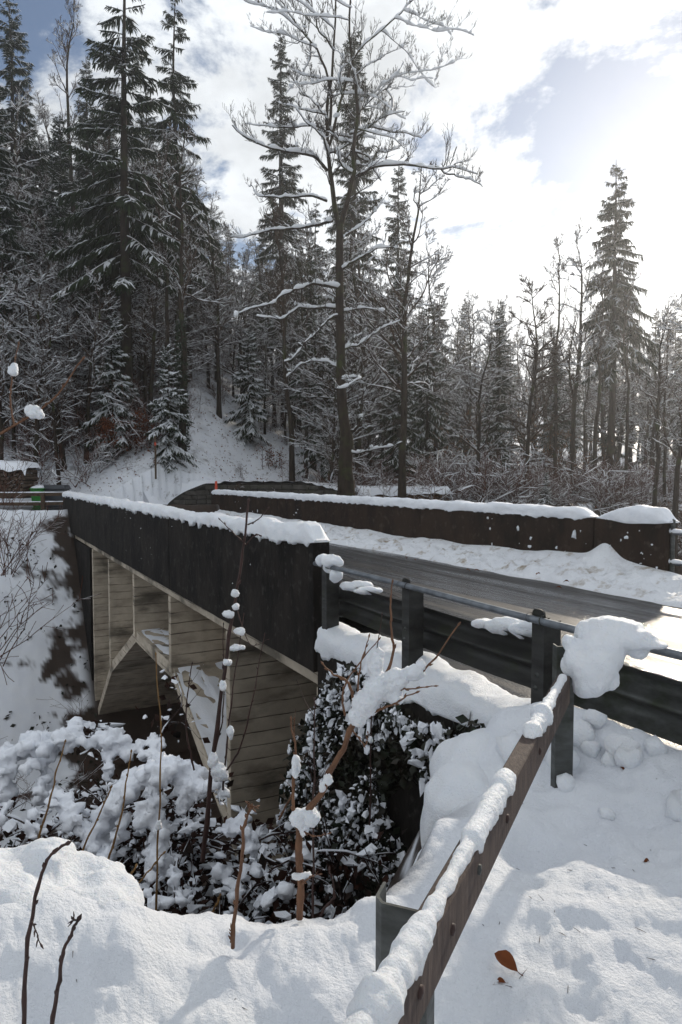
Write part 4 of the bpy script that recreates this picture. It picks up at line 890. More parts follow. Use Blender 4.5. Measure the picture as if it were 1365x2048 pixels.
def bare(px, top, Y, var, label, rz=0.0, group=None, grey=False, sx=1.0, kind='bare_tree'):
    x = (px - 682.5)/F*Y; z0 = gz(x, Y); h = pix(px, top, Y)[2] - z0; nom = (16, 18, 15, 17, 13, 18)[var]; s = h/nom
    if grey:
        r = plant(kind, BARE[var], BAM, (x, Y, z0 - .1), rz, (s*sx, s*sx, s), label, group)
        t_ = r.children[0]; t_.material_slots[0].link = 'OBJECT'; t_.material_slots[0].material = M['bark_grey']; return r
    return plant(kind, BARE[var], BAM, (x, Y, z0 - .1), rz, (s*sx, s*sx, s), label, group)
GREY = {}
TREES = {}
for a in [(366, 240, 33, 1, 'tall bare tree with ivy-clad lower trunk on the left slope', .4), (228, 360, 36, 2, 'bare snowy tree behind the small snow-loaded firs', 2.0),
          (585, 380, 34, 3, 'leaning grey trunk on the snow slope above the curved stone wall', 3.3, None, True), (613, 470, 36, 5, 'thin upright trunk next to the leaning grey trunk', 1.2),
          (805, 320, 29, 0, 'slim bare tree behind the firewood stack', 1.6), (1050, 545, 33, 2, 'grey bare tree with wide snowy branches right of centre', .9, None, True),
          (1112, 470, 39, 5, 'thin bare tree left of the lone right spruce', 2.4), (1146, 455, 42, 1, 'bare tree with dark twigs touching the lone right spruce', 3.9),
          (1190, 520, 38, 3, 'dark trunk directly before the lone right spruce', 5.0), (1250, 545, 35, 5, 'straight dark trunk right of the lone right spruce', .3),
          (1308, 590, 31, 3, 'slim trunk near the right edge, leftmost of three', 1.0), (1330, 610, 34, 5, 'slim trunk near the right edge, middle of three', 2.0), (1352, 575, 29, 1, 'slim trunk at the right edge, outermost of three', 4.1),
          (740, 430, 38, 4, 'small bare tree just right of the big bare tree', 2.6), (440, 440, 38, 0, 'bare tree with a straight trunk in mid-slope', 5.1), (478, 500, 44, 2, 'bare snowy tree left of the free-standing slender spruce', .7),
          (872, 480, 39, 4, 'bare tree with drooping twigs before the snowy spruces', 3.0), (150, 430, 37, 2, 'bare snowy tree below the columnar conifer', 1.3), (60, 520, 33, 4, 'bushy bare tree low on the left edge', 3.3),
          (160, -10, 45, 5, 'bare larch-like tree with a straight mast between left spruces', 2.2)]:
    TREES[a[0]] = bare(*a)

# ivy sleeve on the left trunk
def ivy_on(tree, h0, h1, r, n, seed):
    rg = rng_(seed); z = rg.uniform(h0, h1, n); a = rg.uniform(0, 6.28, n); rr = r*(1 + .5*rg.uniform(0, 1, n))*(1.25 - .5*(z - h0)/(h1 - h0))
    p = np.stack([np.cos(a)*rr, np.sin(a)*rr, z], -1); mb = MB(); s = rg.uniform(.08, .17, n); scatter(mb, LEAF, p, np.stack([s, s, s], -1), rand_rot(n, rg))
    mb.build('ivy', M['needles_fresh'], tree)
ivy_on(TREES[366], .3, 7.5, .24, 1500, 3)

# ---- the big bare tree, limb by limb
def big_tree():
    rg = rng_(42); Y0 = 26.0
    def pl(pts, y0, y1, n, k=1.0):
        pts = np.array(pts, float); ys = np.linspace(y0, y1, len(pts))
        return catmull(np.array([pix(a, b_, Y0 + y) for (a, b_), y in zip(pts, ys)]), n)
    base = pix(694, 990, Y0); root = np.array((base[0], Y0, gz(base[0], Y0)))
    tr = pl([(694, 990), (691, 930), (694, 880), (688, 840), (683, 780), (682, 700), (680, 620), (680, 540), (680, 470), (681, 455)], 0, 0, 26)
    tr[0, 2] = root[2] - .3
    trR = np.interp(np.linspace(0, 1, 26), [0, .08, .22, .3, .6, 1], [.38, .27, .26, .20, .16, .125])
    stems = [([(680, 460), (668, 410), (660, 345), (655, 285), (655, 220), (662, 150), (668, 60), (672, -60)], 0, 1.0, .105),
             ([(681, 458), (692, 410), (705, 350), (706, 295), (716, 230), (706, 150), (700, 60), (706, -70)], 0, -1.2, .10),
             ([(656, 300), (676, 240), (690, 190), (713, 115), (758, 68), (805, 22), (840, -20)], .2, -1.0, .055),
             ([(660, 250), (664, 190), (648, 120), (610, 65), (580, 25), (552, -10)], .1, 1.5, .06),
             ([(705, 340), (716, 300), (722, 230), (752, 195), (790, 170)], -.3, .8, .05)]
    limbs = [([(703, 362), (728, 343), (755, 332), (800, 327), (835, 328), (875, 334), (918, 332), (958, 341)], 0, -2.0, .062), ([(870, 333), (905, 347), (928, 356), (955, 366)], -1.2, -2.2, .03),
             ([(700, 268), (743, 260), (783, 272), (812, 280), (838, 288)], -.4, 1.5, .045), ([(655, 342), (630, 312), (600, 304), (565, 302), (530, 290), (505, 282), (475, 254)], 0, -2.2, .06),
             ([(656, 240), (640, 218), (612, 200), (588, 178)], 0, 1.5, .04), ([(654, 402), (620, 390), (585, 392), (550, 396), (520, 395), (503, 374)], 0, 1.6, .05),
             ([(666, 442), (620, 452), (575, 458), (530, 464), (490, 473), (468, 470)], 0, -1.8, .055), ([(681, 578), (650, 570), (622, 567), (595, 570), (565, 578), (540, 597), (505, 604), (470, 616)], 0, -2.5, .065),
             ([(682, 618), (640, 613), (610, 611), (588, 614), (562, 632), (535, 626), (515, 620)], 0, 1.8, .055), ([(683, 628), (660, 640), (635, 664), (612, 690), (592, 722), (575, 724)], 0, -1.5, .05),
             ([(691, 862), (712, 858), (726, 835), (724, 800), (735, 770)], 0, -.6, .07), ([(682, 700), (720, 690), (760, 655), (800, 640)], 0, 2.0, .045), ([(681, 540), (720, 520), (752, 500), (790, 498)], 0, -1.6, .045),
             ([(706, 300), (735, 320), (768, 300), (800, 296)], 0, 1.2, .04), ([(680, 480), (715, 455), (742, 430), (760, 395)], 0, 1.2, .045), ([(683, 740), (650, 720), (610, 722), (570, 750)], 0, 2.2, .035),
             ([(690, 905), (730, 900), (770, 890), (800, 880)], 0, -1.0, .035), ([(665, 350), (690, 320), (735, 250), (745, 215)], .2, 1.0, .04), ([(658, 190), (690, 165), (735, 130), (770, 110)], .4, 2, .035), ([(668, 100), (640, 60), (630, 10), (622, -40)], .5, 2, .04)]
    P1 = []; R1 = []
    for pts, y0, y1, r in stems + limbs:
        p = pl(pts, y0, y1, 18); p[2:] += np.cumsum(rg.normal(size=(16, 3))*.028, 0); P1.append(p); R1.append(np.linspace(r, max(.014, r*.25), 18))
    P1 = np.array(P1); R1 = np.array(R1)
    src = np.concatenate([P1[:5], resample(tr[None], trR[None], 18)[0]]); srcR = np.concatenate([R1[:5], resample(tr[None], trR[None], 18)[1]])
    q, d, rr, t, pa = kids(src, srcR, 7, .25, .95, 1.0, 1.5, rg); ok = ~((pa == 5) & (t < .42)); q, d, rr = q[ok], d[ok], rr[ok]; d[:, 2] = d[:, 2]*.5 + .12
    X_ = grow(q, nrm(d), rg.uniform(1.6, 3.6, len(q)), 18, .13, -.012, rg); P1 = np.concatenate([P1, X_]); R1 = np.concatenate([R1, taper(np.minimum(rr*.5, .04), 18, .3)])
    nl = np.linalg.norm(np.diff(P1, axis=1), axis=-1).sum(1)
    st, d, r, t, pa = kids(P1, R1, 11, .12, 1.0, .5, 1.1, rg); d[:, 2] = np.abs(d[:, 2])*.8 + .15
    l2 = np.clip(nl[pa]*.22, .35, 1.5)*rg.uniform(.4, 1.1, len(t)); P2 = grow(st, nrm(d), l2, 7, .16, .12, rg); R2 = taper(np.minimum(r*.6, .006 + l2*.012), 7, .35)
    st, d, r, t, pa = kids(P2, R2, 6, .1, 1, .4, .9, rg); d[:, 2] += .3
    l3 = l2[pa]*rg.uniform(.25, .55, len(t)); P3 = grow(st, nrm(d), l3, 4, .12, .12, rg); R3 = taper(np.minimum(r*.8, .009), 4, .6)
    st, d, r, t, pa = kids(P3, R3, 3, .2, 1, .3, .8, rg); d[:, 2] += .4
    l4 = l3[pa]*rg.uniform(.3, .7, len(t)); P4 = grow(st, nrm(d), l4, 3, .1, .12, rg); R4 = np.full((len(l4), 3), .0055)
    o = root
    r_ = empty('bare_tree', root, 0, 'big gnarled bare tree in the centre with thick snow on its limbs', 'tree')
    tb = MB(); v, f = tubes(tr - o, trR, 14); tb.add(v, f); tb.build('trunk', M['bark'], r_)
    cr = MB(); sn = MB()
    for (P, R), k in zip(((P1, R1), (P2, R2), (P3, R3), (P4, R4)), (8, 5, 4, 3)): v, f = tubes(P - o, R, k); cr.add(v, f)
    cr.build('crown', M['bark'], r_)
    Pa, Ra = resample(P1, R1, 50); snow_on(sn, Pa - o, Ra, rg, 1.2, 6, extra=.052, freq=3.2, cover=.25, seed=5)
    Pa, Ra = resample(P2, R2, 16); snow_on(sn, Pa - o, Ra, rg, 1.0, 5, extra=.026, freq=3, cover=.0, seed=8)
    Pa, Ra = resample(P3, R3, 5); snow_on(sn, Pa - o, Ra, rg, .9, 4, extra=.012, freq=3, cover=-.1, seed=8)
    # lodged snow lumps in the forks
    sel = rg.choice(P1.shape[0]*18, 60, replace=False); pc = P1.reshape(-1, 3)[sel] - o + np.array((0, 0, .05)); flakes(sn, pc, rg.uniform(.04, .10, 60), rg, ICO2, .25, .5, .12)
    pc = P2[rg.choice(len(P2), 70, replace=False), 2] - o + np.array((0, 0, .03)); flakes(sn, pc, rg.uniform(.03, .075, 70), rg, ICO2, .3, .6, .12)
    sn.build('branch_snow', M['snow_branch'], r_)
big_tree()

# ---- crowd of further trees
PLACES = ((110, 'at the left edge'), (200, 'below the columnar conifer'), (310, 'around the tallest left spruce'), (420, 'around the ivy-clad trunk'), (530, 'left of the free-standing slender spruce'), (640, 'behind the leaning grey trunk'), (760, 'behind the big central tree'),
          (850, 'behind the firewood stack'), (960, 'behind the snow-bowed bushes'), (1080, 'around the wide grey tree'), (1180, 'left of the lone right spruce'), (1280, 'behind the lone right spruce'), (9999, 'at the right edge'))
def where_(px, Y, h):
    pl = next(p for lim, p in PLACES if px < lim)
    return ('tall' if h > 15 else 'middling' if h > 9.5 else 'low'), ('front' if Y < 48 else 'middle' if Y < 75 else 'far'), pl
def crowd():
    rg = rng_(2024); placed = [(a.location.x, a.location.y) for a in COL.objects if a.name.startswith(('spruce', 'bare_tree', 'cypress'))]
    nb = ns = 0
    for it in range(3600):
        th = rg.uniform(-30, 31); Y = 33 + 85*rg.uniform(0, 1)**1.35
        x = math.tan(math.radians(th))*Y; px = 682.5 + F*math.tan(math.radians(th))
        t, w = to_tw(x, Y)
        if t < 33.5 and w < 9.5: continue
        if 395 < px < 640 and Y < 37: continue                        # the open snow slope
        if px < 250 and Y < 36: continue
        if 1150 < px and Y < 46: continue
        if any((x - a)**2 + (Y - b_)**2 < (1.5 + .014*Y)**2 for a, b_ in placed): continue
        z0 = gz(x, Y)
        left = px < 700
        if left: p_s = .36
        elif px < 1000: p_s = .22
        else: p_s = .14
        skyline = np.interp(px, [-60, 120, 280, 430, 450, 520, 560, 740, 830, 900, 960, 1100, 1200, 1365, 1420], [150, 160, 180, 330, 430, 440, 420, 380, 520, 560, 575, 575, 560, 600, 620])
        hmax = pix(px, skyline + rg.uniform(-10, 120), Y)[2] - z0
        if rg.uniform() < p_s:
            var = rg.choice(['full', 'tall', 'slim', 'slim']); h = min(rg.uniform(13, 24), hmax)
            if h < 5 or ns >= 95: continue
            ns += 1; nom = {'full': 20, 'tall': 22, 'slim': 20}[var]; s = h/nom; sx = s*rg.uniform(.9, 1.2)
            plant('spruce_tree', SPR[var], SPM, (x, Y, z0), rg.uniform(0, 6.28), (sx, sx, s),
                  '%s snow-dusted spruce in the %s wood %s' % where_(px, Y, h), 'spruces of the left hillside' if px < 760 else 'spruces of the hazy wood')
        else:
            v = int(rg.integers(0, 6)); h = min(rg.uniform(9, 20), hmax)
            if h < 5 or nb >= 270: continue
            nb += 1; s = h/(16, 18, 15, 17, 13, 18)[v]; sx = s*rg.uniform(.9, 1.25)
            plant('bare_tree', BARE[v], BAM, (x, Y, z0 - .1), rg.uniform(0, 6.28), (sx, sx, s),
                  '%s bare snow-dusted tree in the %s wood %s' % where_(px, Y, h), 'bare trees of the left hillside' if px < 760 else 'bare trees of the hazy wood')
        placed.append((x, Y))
    return nb, ns
crowd()
def thicket():
    rg = rng_(606); n = 0; pl_ = []
    while n < 85:
        px = rg.uniform(-50, 700); Y = rg.uniform(30.5, 44); x = (px - 682.5)/F*Y; t, w = to_tw(x, Y)
        if t < 33 and w < 9.5 and Y < 31.5: continue
        if 345 < px < 650 and Y < 40 : continue
        if any((x - a)**2 + (Y - b_)**2 < 1.0 for a, b_ in pl_): continue
        if any(abs(px - q) < 26 and Y < 34 for q in (230, 338)) or (195 < px < 345 and Y < 33.8): continue
        pl_.append((x, Y)); n += 1; v = int(rg.choice([2, 4, 4, 0])); h = rg.uniform(4.5, 10); s_ = h/(16, 18, 15, 17, 13, 18)[v]; sx = s_*rg.uniform(1.1, 1.6)
        plant('young_bare_tree', BARE[v], BAM, (x, Y, gz(x, Y) - .1), rg.uniform(0, 6.28), (sx, sx, s_), '%s young frosted tree in the %s thicket %s' % where_(px, Y, h + 4), 'young trees of the thicket')
thicket()

# ---- undergrowth on the hillside: brush with snow, one mass
def two_mat_mesh(name, mb1, m1, mb2, m2):
    n1 = sum(len(x) for x in mb1.q) + sum(len(x) for x in mb1.t); mb = MB()
    for src in (mb1, mb2):
        for v in src.v: mb.v.append(v)
        for q in src.q: mb.q.append(q + mb.n)
        mb.n += src.n
    me = mb.mesh(name, False); me.materials.append(m1); me.materials.append(m2)
    k = np.zeros(len(me.polygons), np.int32); k[sum(len(x) for x in mb1.q):] = 1; me.polygons.foreach_set('material_index', k); return me
def brush_mesh(seed):
    rg = rng_(seed); tw = MB(); sn = MB(); m = 9; ln = rg.uniform(.5, 1.1, m)*1.9
    st = rg.normal(size=(m, 3))*np.array((.3, .3, 0)) - np.array((0, 0, .1)); d = nrm(np.stack([rg.normal(size=m)*.55, rg.normal(size=m)*.55, np.ones(m)], -1))
    P = grow(st, d, ln, 7, .16, -.03, rg); R = taper(.007 + ln*.006, 7, .35); v, f = tubes(P, R, 3); tw.add(v, f); P2, R2 = resample(P, R, 9); snow_on(sn, P2, R2, rg, 1.2, 4, extra=.022, freq=2, cover=.15)
    q, d, r, t, pa = kids(P, R, 8, .2, 1, .5, 1.1, rg); l2 = ln[pa]*rg.uniform(.2, .45, len(t)); Q = grow(q, d, l2, 5, .15, .02, rg); RR = np.full((len(l2), 5), .006); v, f = tubes(Q, RR, 3); tw.add(v, f); snow_on(sn, Q, RR, rg, 1.1, 4, extra=.020, freq=2, cover=.1)
    q, d, r, t, pa = kids(Q, RR, 3, .2, 1, .5, 1.1, rg); l3 = l2[pa]*rg.uniform(.3, .5, len(t)); Q = grow(q, d, l3, 3, .1, .02, rg); v, f = tubes(Q, np.full((len(l3), 3), .005), 3); tw.add(v, f)
    return two_mat_mesh('brush', tw, M['twig_red'], sn, M['snow_branch']), P
def scatter_nodes(obj, sources, smin, smax, seed):
    """real instances of the source brushes on the points of obj"""
    ng = bpy.data.node_groups.new('brush_scatter', 'GeometryNodeTree'); ng.interface.new_socket('Geometry', in_out='INPUT', socket_type='NodeSocketGeometry'); ng.interface.new_socket('Geometry', in_out='OUTPUT', socket_type='NodeSocketGeometry')
    N = ng.nodes; L = ng.links; gi = N.new('NodeGroupInput'); go = N.new('NodeGroupOutput'); iop = N.new('GeometryNodeInstanceOnPoints'); gti = N.new('GeometryNodeGeometryToInstance')
    for so_ in sources:
        oi = N.new('GeometryNodeObjectInfo'); oi.inputs['Object'].default_value = so_; L.new(oi.outputs['Geometry'], gti.inputs[0])
    L.new(gi.outputs[0], iop.inputs['Points']); L.new(gti.outputs[0], iop.inputs['Instance']); iop.inputs['Pick Instance'].default_value = True
    rv = N.new('FunctionNodeRandomValue'); rv.data_type = 'FLOAT_VECTOR'; rv.inputs[0].default_value = (0, 0, 0); rv.inputs[1].default_value = (.15, .15, 6.28); rv.inputs['Seed'].default_value = seed
    e2r = N.new('FunctionNodeEulerToRotation'); L.new(rv.outputs[0], e2r.inputs[0]); L.new(e2r.outputs[0], iop.inputs['Rotation'])
    at = N.new('GeometryNodeInputNamedAttribute'); at.data_type = 'FLOAT'; at.inputs['Name'].default_value = 'size'; L.new(at.outputs['Attribute'], iop.inputs['Scale']); L.new(iop.outputs[0], go.inputs[0])
    md = obj.modifiers.new('scatter', 'NODES'); md.node_group = ng
def undergrowth():
    rg = rng_(99); PP = []
    while len(PP) < 1500:
        th = rg.uniform(-29, 30); Y = 30.5 + 42*rg.uniform(0, 1)**1.4; x = math.tan(math.radians(th))*Y; px = 682.5 + F*math.tan(math.radians(th)); t, w = to_tw(x, Y)
        if t < 33 and w < 10: continue
        dens = np.interp(px, [0, 220, 300, 400, 420, 640, 700, 1365], [1, 1, .9, .5, .10, .12, .8, .9]) if Y < 40 else .9
        if px < 330 and Y < 32.5: dens *= .25
        if rg.uniform() > dens: continue
        PP.append((x, Y, gz(x, Y), rg.uniform(.45, 1.5)*(1.0 if px < 300 or px > 700 else .75)))
    PP = np.array(PP)
    srcs = []
    for k in range(5):
        me, P = brush_mesh(300 + k); srcs.append(bpy.data.objects.new('brush', me))
    me = bpy.data.meshes.new('undergrowth'); me.vertices.add(len(PP)); me.vertices.foreach_set('co', PP[:, :3].astype(np.float32).ravel()); a_ = me.attributes.new('size', 'FLOAT', 'POINT'); a_.data.foreach_set('value', PP[:, 3].astype(np.float32))
    o = link('undergrowth', me, None, kind='stuff', label='tangle of bare snowy brush under the trees'); scatter_nodes(o, srcs, .5, 1.5, 3)
    lf = MB(); n = 5200; i = rg.integers(0, len(PP), n); p = PP[i, :3] + rg.normal(size=(n, 3))*np.array((.5, .5, .3)) + np.array((0, 0, .6))
    s = rg.uniform(.05, .12, n); scatter(lf, LEAF, p, np.stack([s, s, s], -1), rand_rot(n, rg))
    n = 6000; Y = 28.3 + 24*rg.uniform(0, 1, n)**1.3; px = rg.uniform(120, 760, n); x = (px - 682.5)/F*Y; z = terrain(x, Y, False) + .03; p = np.stack([x, Y, z], -1)
    s = rg.uniform(.05, .13, n); scatter(lf, LEAF, p, np.stack([s, s, s], -1), rand_rot(n, rg))
    lf.build('fallen_leaves', M['russet'], kind='stuff', label='russet dead leaves scattered over the snowy slope')
undergrowth()

# ---- russet beech saplings that kept their leaves
def russet_sapling(px, py, Y, h, seed, label, n=650, mat='russet'):
    rg = rng_(seed); x = (px - 682.5)/F*Y; z0 = gz(x, Y); r = empty('beech_sapling', (x, Y, z0), 0, label, 'sapling')
    st = np.zeros((6, 3)) + rg.normal(size=(6, 3))*np.array((.25, .25, 0)); P = grow(st, nrm(np.stack([rg.normal(size=6)*.4, rg.normal(size=6)*.4, np.ones(6)], -1)), np.full(6, h)*rg.uniform(.6, 1, 6), 8, .1, .05, rg); R = taper(np.full(6, .02), 8, .3)
    tb = MB(); v, f = tubes(P, R, 5); tb.add(v, f)
    s_, d, q, t, pa = kids(P, R, 10, .2, 1, .8, 1.4, rg); Q = grow(s_, d, h*.35*rg.uniform(.4, 1, len(t)), 5, .1, .0, rg); v, f = tubes(Q, np.full(Q.shape[:2], .006), 3); tb.add(v, f); tb.build('trunk', M['twig'], r)
    i = rg.integers(0, len(Q), n); p = Q[i, rg.integers(1, 5, n)] + rg.normal(size=(n, 3))*.09; s = rg.uniform(.07, .14, n); mb = MB(); scatter(mb, LEAF, p, np.stack([s, s, s], -1), rand_rot(n, rg)); mb.build('crown', M[mat], r)
russet_sapling(252, 900, 32.6, 2.4, 5, 'russet-leaved beech sapling at the foot of the small firs', 1500)
russet_sapling(292, 870, 32.8, 2.2, 6, 'smaller russet sapling right of the small fir', 700)
russet_sapling(545, 880, 36, 1.5, 8, 'low russet sapling on the slope left of the leaning grey trunk', 200)
russet_sapling(1000, 850, 44, 7.0, 9, 'tan-leaved tree in the hazy wood behind the far parapet', 900, 'tan_leaf')
russet_sapling(1130, 850, 42, 6.5, 10, 'tan-leaved young beech left of the lone right spruce', 800, 'tan_leaf')
russet_sapling(860, 800, 40, 6.0, 12, 'tan-leaved young beech behind the firewood stack', 500, 'tan_leaf')
# snow-bowed bushes in the middle distance
def bowed_bush(px, Y, h, seed, label):
    rg = rng_(seed); x = (px - 682.5)/F*Y; z0 = gz(x, Y); r = empty('bowed_bush', (x, Y, z0), 0, label, 'bush')
    m = 70; a = rg.uniform(0, 6.28, m); d = nrm(np.stack([np.cos(a)*.5, np.sin(a)*.5, np.ones(m)], -1)); P = grow(rg.normal(size=(m, 3))*np.array((.3, .3, 0)), d, h*rg.uniform(.8, 1.5, m), 12, .05, -.17, rg); R = taper(np.full(m, .016), 12, .3)
    q, dd, rr, t, pa = kids(P, R, 9, .35, 1, .3, .9, rg); Q = grow(q, dd, h*.22*rg.uniform(.5, 1.2, len(t)), 5, .08, -.12, rg); RQ = np.full(Q.shape[:2], .007)
    tb = MB(); v, f = tubes(P, R, 4); tb.add(v, f); v, f = tubes(Q, RQ, 3); tb.add(v, f); tb.build('stems', M['twig'], r)
    sn = MB(); snow_on(sn, P, R, rg, 1.6, 5, extra=.02, cover=.4); snow_on(sn, Q, RQ, rg, 1.6, 4, extra=.018, cover=.3); sn.build('snow_cover', M['snow_branch'], r)
bowed_bush(905, 40, 4.6, 3, 'snow-bowed rounded bush behind the far parapet')
bowed_bush(970, 42, 3.6, 4, 'lower snow-bowed bush right of the larger one')

# ================================================================== things on the far bank
def stone_wall():
    rg = rng_(8); c = catmull(np.array([pix(350, 985, 29.0), pix(400, 985, 30.4), pix(470, 985, 31.5), pix(540, 985, 31.7), pix(600, 985, 31.2), pix(668, 985, 29.6)]), 300)
    c[:, 2] = 0; ln = np.r_[0, np.cumsum(np.linalg.norm(np.diff(c, axis=0), axis=1))]; Lw = ln[-1]
    o0 = c[150].copy(); o0[2] = .3
    w = empty('stone_wall', o0, 0, 'low curved stone retaining wall below the snowy slope', 'wall')
    def at(s): return np.array([np.interp(s, ln, c[:, i]) for i in range(3)])
    def top(s): u = s/Lw; return .40 + .92*min(1, u/.25)**.8 - .35*max(0, (u - .75)/.25)
    # core
    mb = MB(); ss = np.linspace(0, Lw, 60); X = []
    for s in ss:
        p = at(s); tg = nrm(at(min(s + .1, Lw)) - at(max(s - .1, 0))); nn = np.array((-tg[1], tg[0], 0)); nn = nn if nn[1] > 0 else -nn
        for d, z in ((.04, -.3), (.04, top(s) - .04), (.45, top(s) - .04), (.45, -.3)): X.append(p + nn*d + np.array((0, 0, z)) - o0)
    idx = np.arange(240).reshape(60, 4); nx = np.roll(idx, -1, 1); mb.add(np.array(X), np.stack([idx[:-1], nx[:-1], nx[1:], idx[1:]], -1).reshape(-1, 4)); mb.build('core', M['mortar'], w, smooth=False)
    z = .0; course = 0
    while z < 1.6:
        h = rg.uniform(.17, .24); s = rg.uniform(0, .3)
        while s < Lw - .2:
            l = rg.uniform(.3, .8)
            if z + h*.6 < top(s + l/2) and z > -.05:
                p0, p1 = at(s + .012), at(min(s + l - .012, Lw)); tg = nrm(p1 - p0); nn = np.array((-tg[1], tg[0], 0)); nn = nn if nn[1] > 0 else -nn
                hh = min(h, top(s + l/2) - z); v, f = boxv(0, 1, 0, 1, 0, 1); v = v + rg.normal(size=v.shape)*np.array((.015, .06, .03)); v[:, 1] -= rg.uniform(0, .12)
                P = p0 + np.outer(v[:, 0]*np.linalg.norm(p1 - p0), tg) + np.outer(v[:, 1]*.22 - .02, nn) + np.outer(z + .012 + v[:, 2]*(hh - .024), (0, 0, 1)) - o0
                mb = MB(); mb.add(P, f); me = mb.mesh('stone', False); bevel_mesh(me, .02, 1); link('stone', me, M['stone'], w)
            s += l
        z += h; course += 1
    # backfill so the hillside meets the wall head
    ws = np.linspace(.10*Lw, Lw, 50); X = []
    for s in ws:
        p = at(s); tg = nrm(at(min(s + .1, Lw)) - at(max(s - .1, 0))); nn = np.array((-tg[1], tg[0], 0)); nn = nn if nn[1] > 0 else -nn
        for j, d in enumerate(np.linspace(.12, 6, 8)):
            q = p + nn*d; g = gz(q[0], q[1]); u = d/6
            zf = (top(s) + .05 + .03*math.sin(s*9))*(1 - u)**2 + max(g + .02, top(s)*.9)*(1 - (1 - u)**2) - (.35 if j == 7 else 0); k_ = float(sstep(.10*Lw, .34*Lw, s)); X.append((q[0], q[1], zf*k_ + (min(g, zf) - .4)*(1 - k_)))
    idx = np.arange(400).reshape(50, 8); mb = MB(); mb.add(np.array(X), np.stack([idx[:-1, :-1], idx[1:, :-1], idx[1:, 1:], idx[:-1, 1:]], -1).reshape(-1, 4)); mb.build('snow_slope', M['snow'], kind='structure', label='snow slope behind the curved wall')
stone_wall()

def fence():
    y = 26.3; p0 = pix(122, 990, 25.6); g0 = gz(p0[0] - 1.5, y)
    f = empty('wooden_fence', (p0[0] - 1.2, 25.4, .3), 0, 'low two-rail timber fence at the far end of the black parapet', 'fence'); o = np.array(f.location)
    a = np.array((p0[0] + .1, 25.55, 0)); b_ = np.array((p0[0] - 4.2, 24.6, 0))
    for i, s in enumerate((.16, .57, .97)):
        p = a + (b_ - a)*s; mb = MB(); mb.add(*boxv(-.06, .06, -.06, .06, -.5, .98 - .0)); me = mb.mesh('post', False); bevel_mesh(me, .012, 1); q = link('post', me, M['wood'], f); q.location = Vector(p + np.array((0, 0, .0)) - o)
    for z in (.93, .58):
        mb = MB(); d = nrm(b_ - a); n = np.array((-d[1], d[0], 0))*.03; L_ = np.linalg.norm(b_ - a); X = []
        for s in np.linspace(0, L_, 10):
            c = a + d*s + np.array((0, 0, z - .02*math.sin(s*1.3))) - n*3
            for u, v in ((-1, -.06), (1, -.06), (1, .06), (-1, .06)): X.append(c + n*u + np.array((0, 0, v)) - o)
        idx = np.arange(40).reshape(10, 4); nx = np.roll(idx, -1, 1); mb.add(np.array(X), np.stack([idx[:-1], nx[:-1], nx[1:], idx[1:]], -1).reshape(-1, 4)); mb.q.append(np.array([[0, 3, 2, 1], [36, 37, 38, 39]])); mb.build('fence_rail', M['wood'], f, smooth=False)
        mb = MB(); s = np.linspace(0, 1, 60); P = a + (b_ - a)*s[:, None] - n*3 + np.array((0, 0, z + .065)) - o; R = .035*(1 + .5*vnoise(np.stack([s*22, 0*s], -1), int(z*10))); v, ff = tubes(P, R, 6, .7); mb.add(v, ff); mb.build('rail_snow', M['snow'], f)
fence()
def bin_():
    p = pix(76, 995, 28.2); z0 = .30
    r = empty('green_bin', (p[0], p[1], z0), .2, 'bright green bin with a snow hat behind the timber fence', 'bin', None, .82)
    me = MB(); v, f = boxv(-.28, .28, -.27, .27, .12, .92); v[:4, :2] *= .82; me.add(v, f); m_ = me.mesh('body', False); bevel_mesh(m_, .03, 2); link('body', m_, M['green'], r)
    box('lid', -.31, .31, -.31, .31, .925, .985, M['green'], r, .02); box('foot', -.2, .2, -.12, .12, -.2, .118, M['green'], r, .01)
    blob('snow_hat', [((0, 0, 1.0), (.33, .33, .10)), ((.08, 0, 1.07), (.22, .2, .10))], .03, M['snow'], .02, 4, 4, 3, parent=r)
    p = pix(107, 990, 29.3)
    r = empty('grit_box', (p[0], p[1], .25), .1, 'dark slate-grey box beside the green bin', 'box')
    me = MB(); v, f = boxv(-.62, .62, -.4, .4, -.2, .78); v[4:, :2] *= .96; me.add(v, f); m_ = me.mesh('body', False); bevel_mesh(m_, .04, 2); link('body', m_, M['slate'], r)
    me = MB(); v, f = boxv(-.66, .66, -.44, .44, .785, .98); v[4:, :2] *= .86; me.add(v, f); m_ = me.mesh('lid', False); bevel_mesh(m_, .04, 2); link('lid', m_, M['slate'], r)
bin_()
